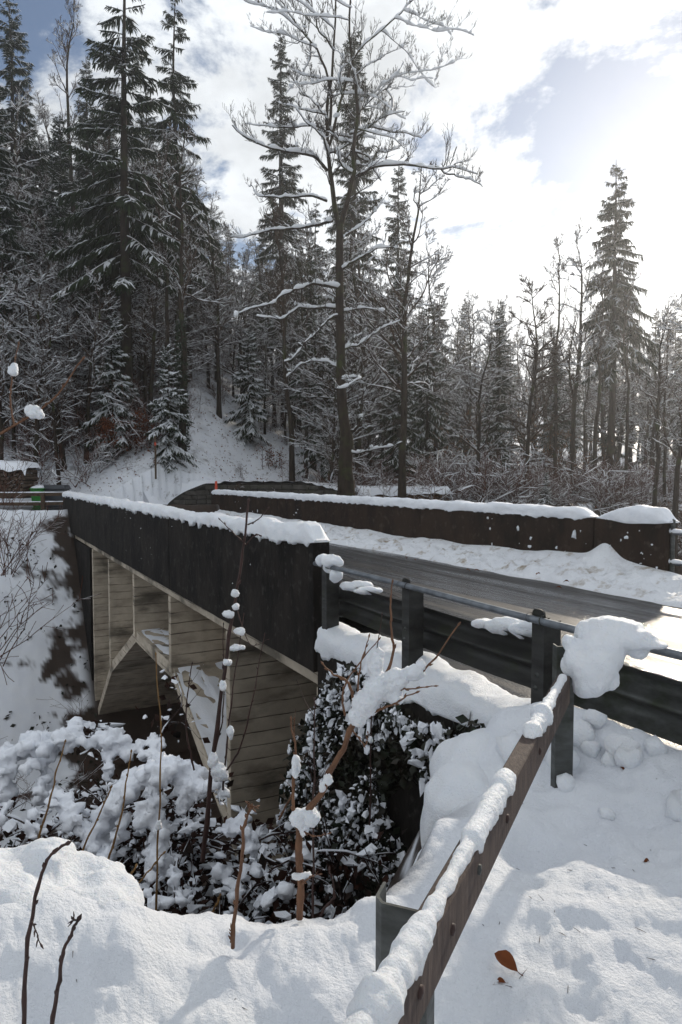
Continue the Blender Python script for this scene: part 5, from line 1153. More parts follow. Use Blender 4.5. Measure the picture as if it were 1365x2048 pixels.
def log_stack(name, cx, cy, z0, L_, hgt, rz, mat, label, seed, rr=.09, cover='snow'):
    rg = rng_(seed); r = empty(name, (cx, cy, z0), rz, label, 'firewood')
    z = rr*.4; row = 0
    while z < hgt:
        n = int(L_/(rr*2.0))
        for i in range(n):
            x = -L_/2 + (i + .5*(row % 2) + .5)*rr*2.0
            if x > L_/2: continue
            a = rr*rg.uniform(.78, 1.02); ang = np.sort(rg.uniform(0, 6.28, 7)); yo = rg.uniform(-.06, .06)
            P = np.array([(x, -.5 + yo, z), (x, .5 + yo, z)]); k = 7
            ring = np.stack([np.cos(np.arange(k)/k*6.28)*a*rg.uniform(.8, 1.08, k), 0*np.arange(k), np.sin(np.arange(k)/k*6.28)*a*rg.uniform(.8, 1.08, k)], -1)
            V_ = np.vstack([P[0] + ring, P[1] + ring, P[0][None], P[1][None]]); i0 = np.arange(k); i1 = np.roll(i0, -1)
            mb = MB(); mb.add(V_, np.stack([i0, i1, i1 + k, i0 + k], -1)); mb.t.append(np.stack([i1, i0, np.full(k, 2*k)], -1)); mb.t.append(np.stack([i0 + k, i1 + k, np.full(k, 2*k + 1)], -1))
            mb.build('log', mat, r, smooth=False)
        z += rr*1.75; row += 1
    n, m = 60, 14; s, u = np.meshgrid(np.linspace(-L_/2 - .12, L_/2 + .15, n), np.linspace(-.68, .68, m), indexing='ij')
    zz = hgt + .10 + .10*(1 - (u/.68)**2) + .05*fbm(np.stack([s*1.3, u], -1), 3, .5, seed) - .30*sstep(.56, .68, np.abs(u))*(1 + .5*vnoise(np.stack([s*2, 0*s], -1), 4)) - .25*sstep(L_/2, L_/2 + .15, s)
    idx = np.arange(n*m).reshape(n, m); mb = MB(); mb.add(np.stack([s, u, zz], -1).reshape(-1, 3), np.stack([idx[:-1, :-1], idx[1:, :-1], idx[1:, 1:], idx[:-1, 1:]], -1).reshape(-1, 4)); mb.build('snow_cover', M['snow'], r)
p = pix(806, 985, 31); log_stack('firewood_stack', p[0], 31, pix(806, 1010, 31)[2] + .05, 4.0, .62, .06, M['log'], 'long firewood stack under a snowy cover behind the brown parapet', 4)
p = pix(20, 980, 28.5); log_stack('firewood_stack', p[0], 28.5, p[2] - .3, 1.9, 1.3, -.1, M['log_grey'], 'grey firewood stack with snow on top above the timber fence', 5, .085)
def marker(px, py0, py1, Y, r, mat, name, label, band=None):
    a = pix(px, py1, Y); b_ = pix(px, py0, Y); g = empty(name, (a[0], Y, a[2] - .3), 0, label, 'post')
    mb = MB(); P = np.array([(0, 0, 0), (0, 0, b_[2] - a[2] + .28), (0, 0, b_[2] - a[2] + .3)]); v, f = tubes(P, np.array([r, r, r*.2]), 10); mb.add(v, f); mb.build('shaft', mat, g)
    mb = MB(); P = np.array([(0, 0, (b_[2] - a[2])*.86 + .1), (0, 0, (b_[2] - a[2])*.92 + .14)]); v, f = tubes(P, np.array([r*1.15, r*1.15]), 10); mb.add(v, f); mb.build('band', M['snow'] if band is None else band, g)
marker(433, 962, 990, 27.4, .05, M['orange'], 'snow_pole', 'orange-red snow pole at the end of the brown parapet', M['orange'])
marker(312, 872, 945, 31.0, .045, M['wood'], 'wooden_stake', 'thin brown stake with a red mark on the slope', M['orange'])
# pipe railing that continues the far parapet on the right
def far_railing():
    g = empty('pipe_railing', B(6.0, 8.48, -.1), TH + math.pi/2, 'galvanised two-pipe railing carrying on from the brown parapet', 'railing')
    for t in (5.72 - 5.6, 3.9 - 5.6, 2.1 - 5.6, .3 - 5.6):
        mb = MB(); v, f = tubes(np.array([(t, 0, -.4), (t, 0, 1.06), (t, 0, 1.08)]), np.array([.032, .032, .005]), 10); mb.add(v, f); mb.build('post', M['steel'], g)
    for z in (.88, .46):
        mb = MB(); v, f = tubes(np.array([(.2, 0, z), (-2.5, 0, z), (-6, 0, z)]), np.full(3, .024), 10); mb.add(v, f); mb.build('pipe', M['pipe'], g)
        mb = MB(); s = np.linspace(.16, -6, 80); P = np.stack([s, 0*s, z + .03 + 0*s], -1); R = np.clip(.022*(1 + 1.2*vnoise(np.stack([s*2.5, 0*s], -1), 3)), .002, .05); v, f = tubes(P, R, 6); mb.add(v, f); mb.build('pipe_snow', M['snow'], g)
far_railing()

# ================================================================== near vegetation
def cane(pts, r0, r1, n=30, k=8, wob=.0, seed=0):
    p = catmull(np.array(pts), n)
    if wob: p = p + wob*np.stack([fbm(np.stack([np.linspace(0, 6, n), np.full(n, j*7.)], -1), 3, .5, seed) for j in range(3)], -1)
    return p[None], np.linspace(r0, r1, n)[None]
def sapling(name, label, mat, stems, snow=(), buds=True, seed=0, cat='sapling', snowmat='snow_near', twigs=0):
    """stems: list of (list of (px,py,Y), r0, r1) in photo pixels and metres; snow: list of ellipsoid groups"""
    rg = rng_(seed); first = pix(*stems[0][0][0]); r = empty(name, first, 0, label, cat); o = first
    bd = MB()
    for i, (pts, r0, r1) in enumerate(stems):
        P, R = cane([pix(*q) - o for q in pts], r0, r1, 24, 7, r0*.9, seed + i); mb = MB()
        nodes = (np.arange(24) % 5 == 2); R = R*(1 + .22*nodes[None]); v, f = tubes(P, R, 7); mb.add(v, f); mb.build('stem' if i == 0 else 'twig', mat, r)
        if buds:
            for j in (5, 10, 15, 19):
                tg = nrm(P[0, j + 1] - P[0, j]); sd = nrm(np.cross(tg, rg.normal(size=3))); b0 = P[0, j]; ln = max(.012, r0*2.2)
                v, f = tubes(np.array([b0, b0 + (sd*.6 + tg)*ln*.6, b0 + (sd*.7 + tg*1.4)*ln]), np.array([R[0, j]*.7, R[0, j]*.9 + .001, .0008]), 5); bd.add(v, f)
            e = P[0, -1]; tg = nrm(P[0, -1] - P[0, -2]); v, f = tubes(np.array([e - tg*.002, e + tg*.008, e + tg*.018]), np.array([r1, r1*1.7 + .001, .0006]), 6); bd.add(v, f)
        if twigs:
            q, d, rr, t, pa = kids(P, R, twigs, .35, 1, .4, 1.0, rg); d[:, 2] += .3; ln = rg.uniform(.06, .22, len(t)); Q = grow(q, nrm(d), ln, 5, .1, .05, rg); v, f = tubes(Q, taper(np.full(len(t), max(.0012, r1*.7)), 5, .5), 4); bd.add(v, f)
    if bd.n: bd.build('buds', mat, r, kind='stuff')
    for j, el in enumerate(snow):
        blob('snow_tuft', [(pix(*c) - o, rr) for c, rr in el], .0075, M[snowmat], .012, 14, 2, seed + j, parent=r, fine=.004)
    return r
# main brown sapling with the big snow clump
sapling('sapling', 'thick brown sapling carrying a winged snow clump before the wing wall', M['cane_brown'],
        [([(597, 1835, 2.35), (598, 1740, 2.35), (603, 1650, 2.35), (640, 1590, 2.36), (675, 1520, 2.38), (708, 1445, 2.40)], .0125, .0095),
         ([(708, 1445, 2.40), (700, 1370, 2.42), (668, 1350, 2.44), (648, 1330, 2.45)], .006, .002), ([(712, 1440, 2.40), (780, 1330, 2.44), (782, 1240, 2.46), (785, 1165, 2.47)], .007, .002),
         ([(715, 1435, 2.40), (770, 1415, 2.36), (830, 1385, 2.34)], .006, .002), ([(755, 1400, 2.40), (820, 1355, 2.38), (860, 1330, 2.36), (915, 1250, 2.34)], .006, .002),
         ([(770, 1390, 2.40), (815, 1378, 2.36), (868, 1372, 2.33)], .004, .0015), ([(690, 1430, 2.4), (690, 1370, 2.41), (755, 1280, 2.42)], .004, .0015), ([(712, 1440, 2.4), (720, 1340, 2.44), (737, 1275, 2.45)], .004, .0015),
         ([(600, 1650, 2.35), (585, 1600, 2.36), (592, 1510, 2.38), (582, 1440, 2.4)], .006, .0025), ([(702, 1455, 2.4), (730, 1490, 2.36), (737, 1468, 2.35)], .003, .0012), ([(598, 1770, 2.35), (620, 1755, 2.3), (638, 1748, 2.28)], .003, .001), ([(603, 1655, 2.35), (625, 1672, 2.3), (655, 1668, 2.28)], .003, .001)],
        snow=[[((735, 1408, 2.39), (.055, .05, .05)), ((760, 1375, 2.40), (.06, .06, .055)), ((792, 1362, 2.40), (.055, .05, .045)), ((828, 1345, 2.38), (.04, .03, .028)), ((845, 1328, 2.37), (.016, .015, .018)), ((750, 1330, 2.43), (.03, .03, .055)), ((757, 1308, 2.44), (.02, .02, .035)), ((718, 1430, 2.39), (.035, .03, .035)), ((790, 1395, 2.38), (.04, .03, .025))],
              [((595, 1640, 2.35), (.038, .03, .036)), ((622, 1636, 2.35), (.034, .03, .033)), ((606, 1660, 2.34), (.02, .02, .026))], [((592, 1535, 2.36), (.02, .02, .040))], [((605, 1752, 2.33), (.04, .025, .017))], [((645, 1575, 2.355), (.012, .012, .022)), ((657, 1556, 2.36), (.011, .011, .022))]], seed=3)
sapling('sapling', 'tall thin sapling with small snow tufts rising before the black parapet', M['cane_dark'],
        [([(405, 1720, 3.7), (418, 1600, 3.7), (433, 1470, 3.7), (447, 1350, 3.7), (465, 1230, 3.7), (482, 1130, 3.7), (493, 1070, 3.7), (498, 1000, 3.7)], .014, .005),
         ([(493, 1090, 3.7), (470, 1068, 3.68), (441, 1040, 3.66)], .004, .002), ([(494, 1088, 3.7), (510, 1070, 3.68), (520, 1070, 3.66)], .004, .002), ([(496, 1050, 3.7), (515, 1040, 3.68), (535, 1018, 3.66)], .004, .002), ([(440, 1560, 3.7), (478, 1500, 3.66), (505, 1400, 3.62), (528, 1270, 3.6)], .006, .002),
         ([(447, 1580, 3.7), (455, 1480, 3.7), (470, 1350, 3.7), (487, 1230, 3.7)], .006, .002), ([(430, 1500, 3.7), (447, 1420, 3.72), (447, 1250, 3.74)], .005, .002), ([(475, 1220, 3.7), (500, 1288, 3.66), (535, 1280, 3.64)], .003, .001)],
        snow=[[((472, 1188, 3.69), (.025, .02, .028))], [((471, 1214, 3.69), (.022, .02, .022))], [((455, 1228, 3.68), (.04, .025, .024))], [((477, 1262, 3.68), (.038, .025, .026))], [((475, 1296, 3.68), (.042, .028, .018))], [((455, 1325, 3.69), (.02, .02, .022))], [((446, 1370, 3.69), (.02, .02, .035))], [((428, 1520, 3.69), (.03, .03, .05)), ((440, 1545, 3.69), (.05, .04, .05))], [((462, 1465, 3.69), (.018, .018, .045))]], seed=5)
sapling('twig', 'straight brown twig with a frayed tip standing in the foreground snow', M['cane_brown'], [([(465, 1895, 2.05), (474, 1800, 2.05), (485, 1700, 2.05), (490, 1648, 2.05), (500, 1615, 2.05)], .0065, .004), ([(500, 1618, 2.05), (495, 1604, 2.04)], .003, .001), ([(500, 1618, 2.05), (512, 1612, 2.04)], .003, .001), ([(462, 1885, 2.05), (462, 1858, 2.04)], .002, .001)],
        snow=[[((491, 1638, 2.05), (.010, .010, .018))]], seed=7, cat='twig')
sapling('twig', 'dark budded twig at the lower left, taller of the pair', M['cane_dark'], [([(48, 2060, 1.62), (55, 1930, 1.62), (64, 1830, 1.62), (85, 1745, 1.62), (100, 1710, 1.62), (132, 1688, 1.62)], .0058, .003), ([(64, 1840, 1.62), (72, 1860, 1.6), (80, 1885, 1.59)], .002, .001)], seed=8, cat='twig')
sapling('twig', 'dark bent twig at the lower left, shorter of the pair', M['cane_dark'], [([(102, 2060, 1.60), (118, 1975, 1.60), (125, 1910, 1.60), (142, 1870, 1.60), (153, 1840, 1.60)], .0055, .003), ([(153, 1840, 1.6), (146, 1838, 1.59)], .002, .001)], seed=9, cat='twig')
for i, (pts, lab) in enumerate([([(70, 1700, 3.0), (100, 1600, 3.0), (130, 1485, 3.0)], 'yellowish cane leaning over the left bush, leftmost'), ([(145, 1745, 3.0), (180, 1670, 3.0), (222, 1575, 3.0)], 'yellowish cane slanting behind the snow pile'), ([(210, 1740, 3.0), (240, 1640, 3.0), (264, 1505, 3.0)], 'yellowish cane between the snowy bush mounds'),
                                ([(312, 1850, 3.4), (318, 1650, 3.4), (322, 1480, 3.4), (312, 1310, 3.4)], 'thin brown cane rising before the arch'), ([(242, 1775, 2.5), (258, 1755, 2.5), (272, 1733, 2.5)], 'short yellow-green stub beside the snow pile'), ([(265, 1780, 2.9), (300, 1740, 2.9), (326, 1708, 2.9)], 'thin yellow twig in front of the middle bush'),
                                ([(740, 1650, 4.2), (742, 1480, 4.2), (748, 1350, 4.2), (765, 1230, 4.2)], 'greenish thin stem before the guardrail beam'), ([(625, 1850, 2.9), (628, 1600, 3.2), (630, 1400, 3.4)], 'thin dark stem right of the arch'), ([(560, 1640, 3.6), (590, 1560, 3.6), (588, 1440, 3.6)], 'reddish upright shoot before the abutment'),
                                ([(410, 1850, 2.8), (432, 1810, 2.8), (440, 1792, 2.8)], 'pale dry stalk at the rim of the ravine'), ([(640, 1830, 2.6), (668, 1790, 2.6), (660, 1740, 2.6)], 'bent dry stalk below the ivy'), ([(388, 1540, 3.8), (372, 1440, 3.8), (384, 1330, 3.8)], 'slim dark stem crossing the arch slab')]):
    sapling('cane' if i < 7 else 'stalk', lab, M['cane'] if i < 6 or i == 9 else M['cane_dark'] if i != 8 else M['cane_brown'], [(pts, (.0055 if i not in (4, 5) else .004), .0025)], seed=20 + i, cat='cane' if i < 7 else 'stalk', snow=[[((pts[1][0], pts[1][1], pts[1][2]), (.014, .014, .026))]] if i in (3, 6) else (), twigs=0 if i not in (7, 8, 11) else 4)
# reddish branch entering on the left with a snowball
sapling('branch', 'reddish branch reaching in from the left edge with a snowball on it', M['cane_brown'], [([(-60, 905, 3.0), (0, 868, 3.0), (60, 832, 3.0), (110, 795, 3.0), (165, 720, 3.0)], .0068, .0028), ([(30, 850, 3.0), (20, 800, 3.02), (27, 745, 3.03), (38, 690, 3.05)], .0042, .0018)], snow=[[((68, 824, 2.99), (.04, .035, .033)), ((82, 830, 2.98), (.022, .022, .022))], [((25, 738, 3.03), (.022, .02, .03))]], seed=31, cat='branch')

# snowy bushes in the ravine
def snowy_bush(label, centre, spread, h, seed, canes=26, leaves=1500, thick=.055, arch=(-.16, -.16)):
    rg = rng_(seed); c = np.array(centre); r = empty('snowy_bush', c, 0, label, 'bush')
    st = np.stack([rg.uniform(-spread[0], spread[0], canes)*.7, rg.uniform(-spread[1], spread[1], canes)*.7, np.full(canes, -.3)], -1)
    a = rg.uniform(0, 6.28, canes); d = nrm(np.stack([np.cos(a)*.45, np.sin(a)*.45 - .15, np.ones(canes)], -1)); ln = h*rg.uniform(.9, 1.5, canes)
    P = grow(st, d, ln, 16, .07, np.linspace(arch[0], arch[1], canes), rg); R = taper(np.full(canes, .012), 16, .3)
    q, dd, rr, t, pa = kids(P, R, 9, .3, 1, .4, 1.1, rg); Q = grow(q, dd, h*.28*rg.uniform(.4, 1.1, len(t)), 7, .13, -.08, rg); RQ = taper(np.full(len(t), .006), 7, .4)
    mb = MB(); v, f = tubes(P, R, 5); mb.add(v, f); v, f = tubes(Q, RQ, 4); mb.add(v, f); mb.build('stems', M['cane_dark'], r)
    allp = np.concatenate([P[:, 4:].reshape(-1, 3), Q.reshape(-1, 3), Q.reshape(-1, 3)])
    n = leaves; p = allp[rg.integers(0, len(allp), n)] + rg.normal(size=(n, 3))*.07; s = rg.uniform(.05, .12, n); mb = MB(); scatter(mb, LEAF, p, np.stack([s, s, s], -1), rand_rot(n, rg)); mb.build('leaves', M['bush_leaf'], r, kind='stuff')
    sn = MB(); P2, R2 = resample(P, R, 26); R2 = R2*0 + .55*thick*np.clip(np.linspace(-.2, 1.6, 26), .25, 1)[None]
    snow_on(sn, P2, R2, rg, .95, 6, extra=0, freq=7, cover=-.25, seed=seed); Q2, RQ2 = resample(Q, RQ, 6); snow_on(sn, Q2, RQ2*0 + .013, rg, .95, 4, extra=0, freq=9, cover=-.1, seed=seed + 1)
    tops = np.concatenate([P[:, 6:].reshape(-1, 3), Q[:, 2:].reshape(-1, 3)]); hi = tops[tops[:, 2] > np.quantile(tops[:, 2], .45)]; m = int(leaves*.15); p = hi[rg.integers(0, len(hi), m)] + rg.normal(size=(m, 3))*np.array((.07, .07, .03)) + np.array((0, 0, .03)); flakes(sn, p, .015 + .05*rg.uniform(0, 1, m)**2.2, rg, ICO1, .35, 0, .55)
    m = int(leaves*.20); p = allp[rg.integers(0, len(allp), m)] + rg.normal(size=(m, 3))*.08 + np.array((0, 0, .02)); flakes(sn, p, .010 + .030*rg.uniform(0, 1, m)**1.6, rg)
    sn.build('snow_cover', M['snow'], r, smooth=False)
def gpt(px, py, Y): return pix(px, py, Y)
b0 = pix(130, 1760, 5.2); snowy_bush('snow-laden bush with withered leaves at the left edge of the ravine', (b0[0] - .2, 5.3, -2.2), (1.2, .5), 1.75, 61, 60, 5200, .05)
b0 = pix(330, 1760, 4.6); snowy_bush('domed snow-laden bush in front of the arch foot', (b0[0], 4.6, -2.1), (.5, .4), 1.5, 62, 40, 4200, .045)
b0 = pix(480, 1780, 4.6); snowy_bush('low snow-flecked bush at the foot of the pale wall', (b0[0], 4.7, -2.4), (.5, .4), 1.25, 63, 34, 3200, .03)
b0 = pix(60, 1800, 3.6); snowy_bush('dark bush behind the snow pile in the lower left', (b0[0], 4.0, -1.9), (.6, .4), 1.15, 64, 32, 3600, .026)
b0 = pix(250, 1800, 3.5); snowy_bush('snow-speckled bush just beyond the foreground rim', (b0[0], 3.7, -2.0), (.6, .3), 1.1, 65, 34, 3600, .026)
b0 = pix(420, 1800, 3.5); snowy_bush('snow-speckled bush between the rim and the pale wall', (b0[0], 3.8, -2.1), (.5, .3), 1.0, 66, 28, 2800, .026)
def snow_drape(label, lines, seed, vox=.022, parent=None):
    """pillows of snow lying along the bent tops of the bushes: lines of (px, py, Y, radius)"""
    ells = []; rg = rng_(seed)
    for ln in lines:
        a = np.array([np.r_[pix(*q[:3]), q[3]] for q in ln]); L_ = np.linalg.norm(np.diff(a[:, :3], axis=0), axis=1).sum(); n = max(2, int(L_/.03))
        c = catmull(a[:, :3], n); r = np.interp(np.linspace(0, 1, n), np.linspace(0, 1, len(a)), a[:, 3])*rg.uniform(.5, .9, n)
        for p, rr in zip(c, r):
            for _ in range(2): ells.append((p + rg.normal(size=3)*rr*np.array((.35, 1.3, .30)), (rr*rg.uniform(.7, 1.2), rr*rg.uniform(.7, 1.2), rr*rg.uniform(.45, .85))))
    return blob('snow_drape', ells, vox, M['snow'], .040, 13, 2, seed, fine=.014, label=label, cat='snow')
snow_drape('thick wavy snow ridge on top of the left ravine bush', [[(-30, 1530, 5.2, .09), (30, 1500, 5.2, .10), (80, 1490, 5.2, .09), (130, 1475, 5.1, .09), (150, 1460, 5.1, .06)], [(140, 1490, 5.1, .07), (200, 1485, 5.1, .085), (235, 1470, 5.1, .06), (250, 1500, 5.1, .05), (300, 1500, 5.0, .075), (322, 1500, 5.0, .06)],
            [(20, 1510, 5.1, .08), (10, 1570, 5.0, .06), (20, 1600, 5.0, .045)], [(75, 1500, 5.1, .07), (95, 1570, 5.0, .06), (80, 1600, 5.0, .05)], [(215, 1500, 5.0, .06), (212, 1545, 4.95, .06), (222, 1560, 4.95, .05)]], 5)
snow_drape('domed snow drape arching over the middle ravine bush', [[(200, 1715, 4.5, .07), (205, 1650, 4.5, .09), (240, 1590, 4.5, .08), (280, 1555, 4.5, .08), (330, 1530, 4.5, .10), (375, 1545, 4.5, .08), (405, 1570, 4.5, .055)], [(310, 1570, 4.4, .09), (305, 1620, 4.35, .07), (325, 1660, 4.3, .07), (310, 1700, 4.3, .07), (320, 1740, 4.3, .06)], [(360, 1580, 4.4, .06), (375, 1610, 4.4, .05)], [(245, 1640, 4.4, .06), (225, 1690, 4.4, .075), (200, 1725, 4.4, .06)], [(395, 1590, 4.4, .05), (440, 1560, 4.3, .045), (442, 1590, 4.3, .04)]], 6)
snow_drape('broken snow drape over the low bush near the pale wall', [[(450, 1660, 4.5, .05), (480, 1650, 4.5, .065), (505, 1690, 4.5, .05), (515, 1740, 4.4, .045)], [(430, 1720, 4.4, .05), (460, 1760, 4.3, .055), (480, 1800, 4.2, .06)], [(530, 1800, 4.2, .06), (560, 1780, 4.2, .05)], [(300, 1780, 4.0, .05), (330, 1810, 3.9, .06)], [(350, 1730, 4.2, .05), (360, 1780, 4.1, .05)]], 7)
snow_drape('snow drape over the dark bush behind the snow pile', [[(100, 1590, 4.6, .05), (130, 1620, 4.5, .065), (150, 1655, 4.5, .05)], [(160, 1620, 4.5, .04), (175, 1680, 4.4, .05)], [(60, 1640, 4.3, .04), (75, 1665, 4.3, .05)], [(10, 1625, 4.4, .055), (25, 1600, 4.4, .04)]], 8)
# ivy on the wing wall and the bank below it
def ivy():
    rg = rng_(71); n = 17000
    r = empty('ivy', B(4.4, 2.6, -2.5), 0, 'dark snow-flecked ivy covering the wing wall and abutment foot', 'ivy'); o = np.array(r.location)
    t = rg.uniform(2.3, 6.1, n); z = -4.2 + 4.2*rg.uniform(0, 1, n)
    lim = np.interp(t, [2.3, 3.2, 4.2, 5.0, 5.6, 6.1], [.0, .0, -.05, -.1, -.6, -1.0]) + .25*vnoise(np.stack([t*2.1, 0*t], -1), 4)
    ok = z < lim; dens = fbm(np.stack([t*1.1, z*1.1], -1), 3, .5, 15); ok &= dens > -.6
    t, z = t[ok], z[ok]; m = len(t); bul = .10 + .35*np.clip((-z - .6)/3, 0, 1)*(1 + .6*fbm(np.stack([t*1.4, z*1.4], -1), 3, .5, 19))
    w = 2.80 - rg.uniform(0, 1, m)*np.maximum(bul, .04); P = t[:, None]*U + w[:, None]*V + z[:, None]*np.array((0, 0, 1.0)) - o
    s = rg.uniform(.045, .10, m); mb = MB(); scatter(mb, LEAF, P, np.stack([s, s, s], -1), rand_rot(m, rg)); mb.build('leaves', M['ivy'], r, kind='stuff')
    sel = (rg.uniform(0, 1, m) < .62) & (vnoise(np.stack([t*2.6, z*2.6], -1), 23) > -.40 + .12*sstep(-1.5, -.3, z)); q = P[sel] - V*.03 + np.array((0, 0, .02)); k = sel.sum(); sn = MB(); sz = .005 + .024*rg.uniform(0, 1, k)**2.5
    flakes(sn, q, sz, rg, ICO1, .5, 1.6)
    g = np.array([B(3.45, 2.62, -.62), B(3.5, 2.58, -.70), B(3.42, 2.62, -.55), B(3.48, 2.6, -.80)]) - o; clumps(sn, g, np.array([.12, .10, .09, .08]), rg, 1.0, ICO2, .12)
    sn.build('snow_flecks', M['snow'], r, smooth=False, kind='stuff')
    mb = MB(); q = 60; st = np.stack([rg.uniform(2.5, 6.0, q), np.full(q, 0.), rg.uniform(-4, -2, q)], -1); st = st[:, :1]*U + 2.7*V + st[:, 2:]*np.array((0, 0, 1.0)) - o
    Pq = grow(st, np.tile(np.array((0, 0, 1.0)), (q, 1)) + rg.normal(size=(q, 3))*.15, rg.uniform(.8, 2.2, q), 9, .06, .05, rg); v, f = tubes(Pq, taper(np.full(q, .008), 9, .3), 4); mb.add(v, f); mb.build('stems', M['cane_dark'], r)
ivy()
# scrub and soil showing through on the far ravine side
def ravine_scrub():
    rg = rng_(81); n = 70; tw = MB(); sn = MB()
    t = rg.uniform(16, 25, n); w = rg.uniform(-6, 2.4, n); x = t*U[0] + w*V[0]; y = t*U[1] + w*V[1]; z = terrain(x, y, False)
    per = 7; st = np.repeat(np.stack([x, y, z], -1), per, 0) + rg.normal(size=(n*per, 3))*np.array((.2, .2, 0)); m = len(st)
    P = grow(st, nrm(np.stack([rg.normal(size=m)*.5 + .2, rg.normal(size=m)*.5 - .3, np.ones(m)], -1)), rg.uniform(.4, 1.6, m), 6, .15, -.06, rg); R = taper(np.full(m, .009), 6, .3); v, f = tubes(P, R, 3); tw.add(v, f)
    q, d, rr, tt, pa = kids(P, R, 5, .2, 1, .4, 1, rg); Q = grow(q, d, rg.uniform(.15, .5, len(tt)), 4, .12, 0, rg); v, f = tubes(Q, np.full(Q.shape[:2], .004), 3); tw.add(v, f); snow_on(sn, P, R, rg, 1, 4, extra=.012)
    o = tw.build('ravine_scrub', M['twig_red'], kind='stuff', label='reddish bare scrub on the far ravine side'); sn.build('scrub_snow', M['snow_branch'], o, kind='stuff')
    lf = MB(); k = 4200; t = rg.uniform(15, 25.2, k); w = rg.uniform(-7, 2.9, k); p2 = np.stack([t*.5, w*.5], -1); ok = fbm(p2*1.6, 3, .55, 91) > .05 - .55*sstep(1.6, 2.8, w) - .25*sstep(21, 16, t); t, w = t[ok], w[ok]
    x = t*U[0] + w*V[0]; y = t*U[1] + w*V[1]; z = terrain(x, y) + .01; s = rg.uniform(.05, .17, len(t)); scatter(lf, LEAF, np.stack([x, y, z], -1), np.stack([s, s, s], -1), rand_rot(len(t), rg)); lf.build('ravine_plants', M['ivy'], kind='stuff', label='dark evergreen ground plants poking through the ravine snow')
ravine_scrub()
# bare bush at the far bank, left edge
def edge_bush(px, py, Y, h, seed, label, n=22, spread=.55):
    rg = rng_(seed); p = pix(px, py, Y); r = empty('bare_bush', p, 0, label, 'bush')
    P = grow(rg.normal(size=(n, 3))*np.array((.15, .15, 0)), nrm(np.stack([rg.normal(size=n)*spread, rg.normal(size=n)*spread*.6, np.ones(n)], -1)), h*rg.uniform(.6, 1.1, n), 9, .12, -.01, rg); R = taper(np.full(n, .009), 9, .3)
    q, d, rr, t, pa = kids(P, R, 8, .25, 1, .4, .9, rg); Q = grow(q, d, h*.25*rg.uniform(.4, 1.1, len(t)), 5, .12, .0, rg); RQ = np.full(Q.shape[:2], .005)
    mb = MB(); v, f = tubes(P, R, 5); mb.add(v, f); v, f = tubes(Q, RQ, 3); mb.add(v, f); mb.build('stems', M['twig_red'], r)
    sn = MB(); snow_on(sn, P, R, rg, .7, 5, extra=.008, cover=-.1); snow_on(sn, Q, RQ, rg, .6, 4, extra=.006, cover=-.2); sn.build('snow_cover', M['snow_branch'], r)
edge_bush(15, 1150, 16, 2.0, 3, 'bare twiggy bush overhanging the ravine at the left edge')
edge_bush(-30, 1330, 10, 1.6, 4, 'reddish bare bush low on the left ravine side')
edge_bush(5, 1010, 23, 2.0, 6, 'bare snowy bush before the grey firewood stack', 14)

# ---- dead leaves lying on the snow
def dead_leaf(p, s, rot, label, mat='russet', ns=(8, 5)):
    n, m = ns; u, v = np.meshgrid(np.linspace(0, 1, n), np.linspace(-1, 1, m), indexing='ij')
    wd = .27*np.sin(np.clip(u, 0, 1)*math.pi)**.9*(1.15 - .45*u) + .004
    X = np.stack([u, v*wd, .42*np.abs(v)**1.2*wd*2 + .16*np.sin(u*3.2) + .03*np.sin(u*23)*np.abs(v)], -1)*s
    idx = np.arange(n*m).reshape(n, m); mb = MB(); mb.add(X.reshape(-1, 3), np.stack([idx[:-1, :-1], idx[1:, :-1], idx[1:, 1:], idx[:-1, 1:]], -1).reshape(-1, 4))
    st, f = tubes(np.array([(-.22*s, 0, .02*s), (-.1*s, .01*s, .01*s), (0, 0, 0)]), np.array([.010, .010, .008])*s*1.5, 5); mb.add(st, f)
    o = mb.build('dead_leaf', M[mat], label=label, cat='leaf'); o.location = p; o.rotation_euler = rot; return o
def on_ground(px, py):
    q = np.array([pix(px, py, Y) for Y in np.geomspace(1.0, 14, 1500)]); h = terrain(q[:, 0], q[:, 1]); i = np.argmax(q[:, 2] <= h); return q[i]
for px, py, s, rot, lab in ((1036, 1950, .085, (-.55, -.15, 2.3), 'largest curled brown leaf on the foreground snow'), (988, 1972, .030, (.3, .5, .7), 'small red-brown leaf just left of the large curled leaf'), (1012, 1968, .032, (-.4, .3, 2.6), 'small red-brown leaf touching the large curled leaf'),
                            (1287, 1726, .032, (.5, .2, .4), 'single brown leaf half sunk in the snow on the right'), (1248, 1545, .03, (.1, -.4, 1.9), 'sliver of a leaf on the lit snow below the guardrail'), (730, 1748, .035, (.3, .2, .6), 'red leaf on the snow below the ivy')):
    q = on_ground(px, py); dead_leaf((q[0], q[1], q[2] + s*.12), s, rot, lab)
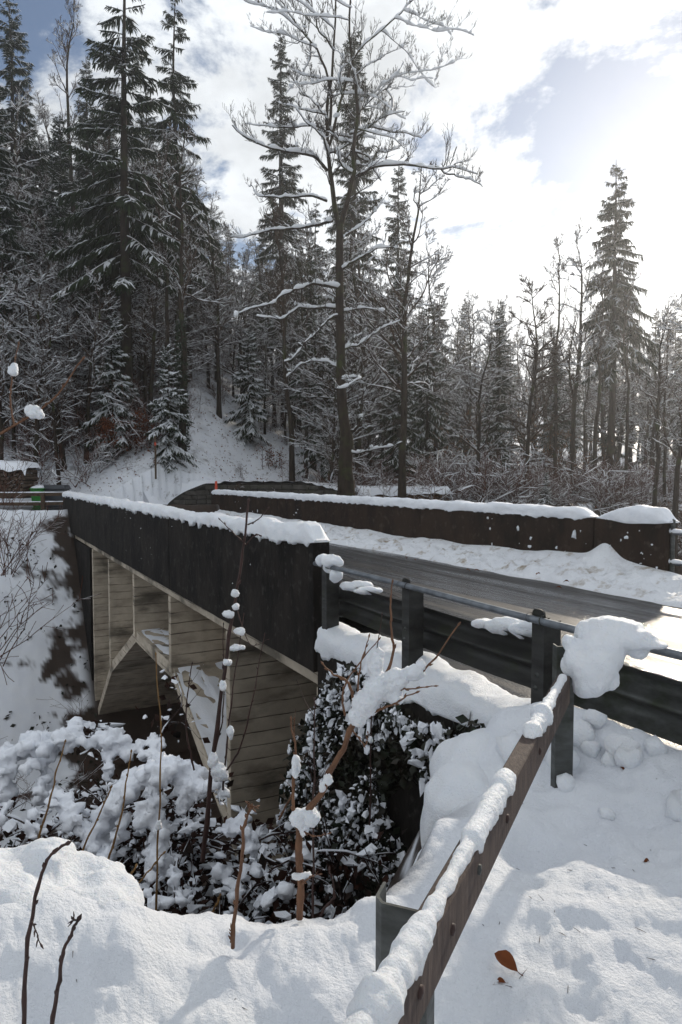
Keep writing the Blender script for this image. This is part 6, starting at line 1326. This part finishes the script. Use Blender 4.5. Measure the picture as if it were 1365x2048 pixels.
def litter():
    rg = rng_(404); n = 110; Y = rg.uniform(1.5, 3.4, n); px = rg.uniform(0, 1365, n); x = (px - 682.5)/F*Y; t, w = to_tw(x, Y); ok = (t < edge_t(w) - .08) & (w < 2.6); x, Y = x[ok], Y[ok]; m = len(x)
    z = terrain(x, Y) + .0015; a = rg.uniform(0, 6.28, m); l = rg.uniform(.004, .022, m); d = np.stack([np.cos(a), np.sin(a), rg.normal(size=m)*.2], -1)*l[:, None]; c = np.stack([x, Y, z], -1)
    mb = MB(); v, f = tubes(np.stack([c - d, c + d*.1 + np.array((0, 0, .001)), c + d], 1), np.tile(np.array([.0006, .0011, .0005]), (m, 1)), 4); mb.add(v, f); mb.build('needle_litter', M['cane_dark'], kind='stuff', label='sparse dark needles and twig bits on the foreground snow')
litter()
dead_leaf(B(2.33, 2.50, .60), .05, (1.2, .2, 1.0), 'orange-brown leaf stuck to the snow bonnet')
rg = rng_(55)
for i, (t, w) in enumerate(((10.6, 7.05), (10.2, 7.0), (8.7, 6.95), (8.5, 7.05), (7.6, 7.4), (6.9, 7.35), (6.6, 6.9))):
    dead_leaf(B(t, w, .06 + .12*max(0, (w - 7.2))/.9), .09, (rg.uniform(-.4, .4), rg.uniform(-.4, .4), rg.uniform(0, 6)), 'small brown leaf on the roadside snow along the far parapet', ns=(5, 3))
for o in COL.objects:
    if o.get('label', '').startswith('small brown leaf on the roadside'): o['group'] = 'leaves on the roadside snow'

# ================================================================== haze: sunlit winter air
def haze():
    mb = MB(); mb.add(*boxv(-330, 330, -40, 420, -12, 68)); o = mb.build('haze', None, smooth=False, kind='stuff', label='thin sunlit winter haze in the valley air')
    mt = bpy.data.materials.new('winter_haze'); mt.use_nodes = True; N = mt.node_tree.nodes; N.clear(); out = N.new('ShaderNodeOutputMaterial'); v = N.new('ShaderNodeVolumePrincipled')
    v.inputs['Density'].default_value = .0011; v.inputs['Color'].default_value = (.93, .95, 1, 1); v.inputs['Anisotropy'].default_value = .68
    mt.node_tree.links.new(v.outputs[0], out.inputs['Volume']); o.data.materials.append(mt)
haze()

finish_blobs()
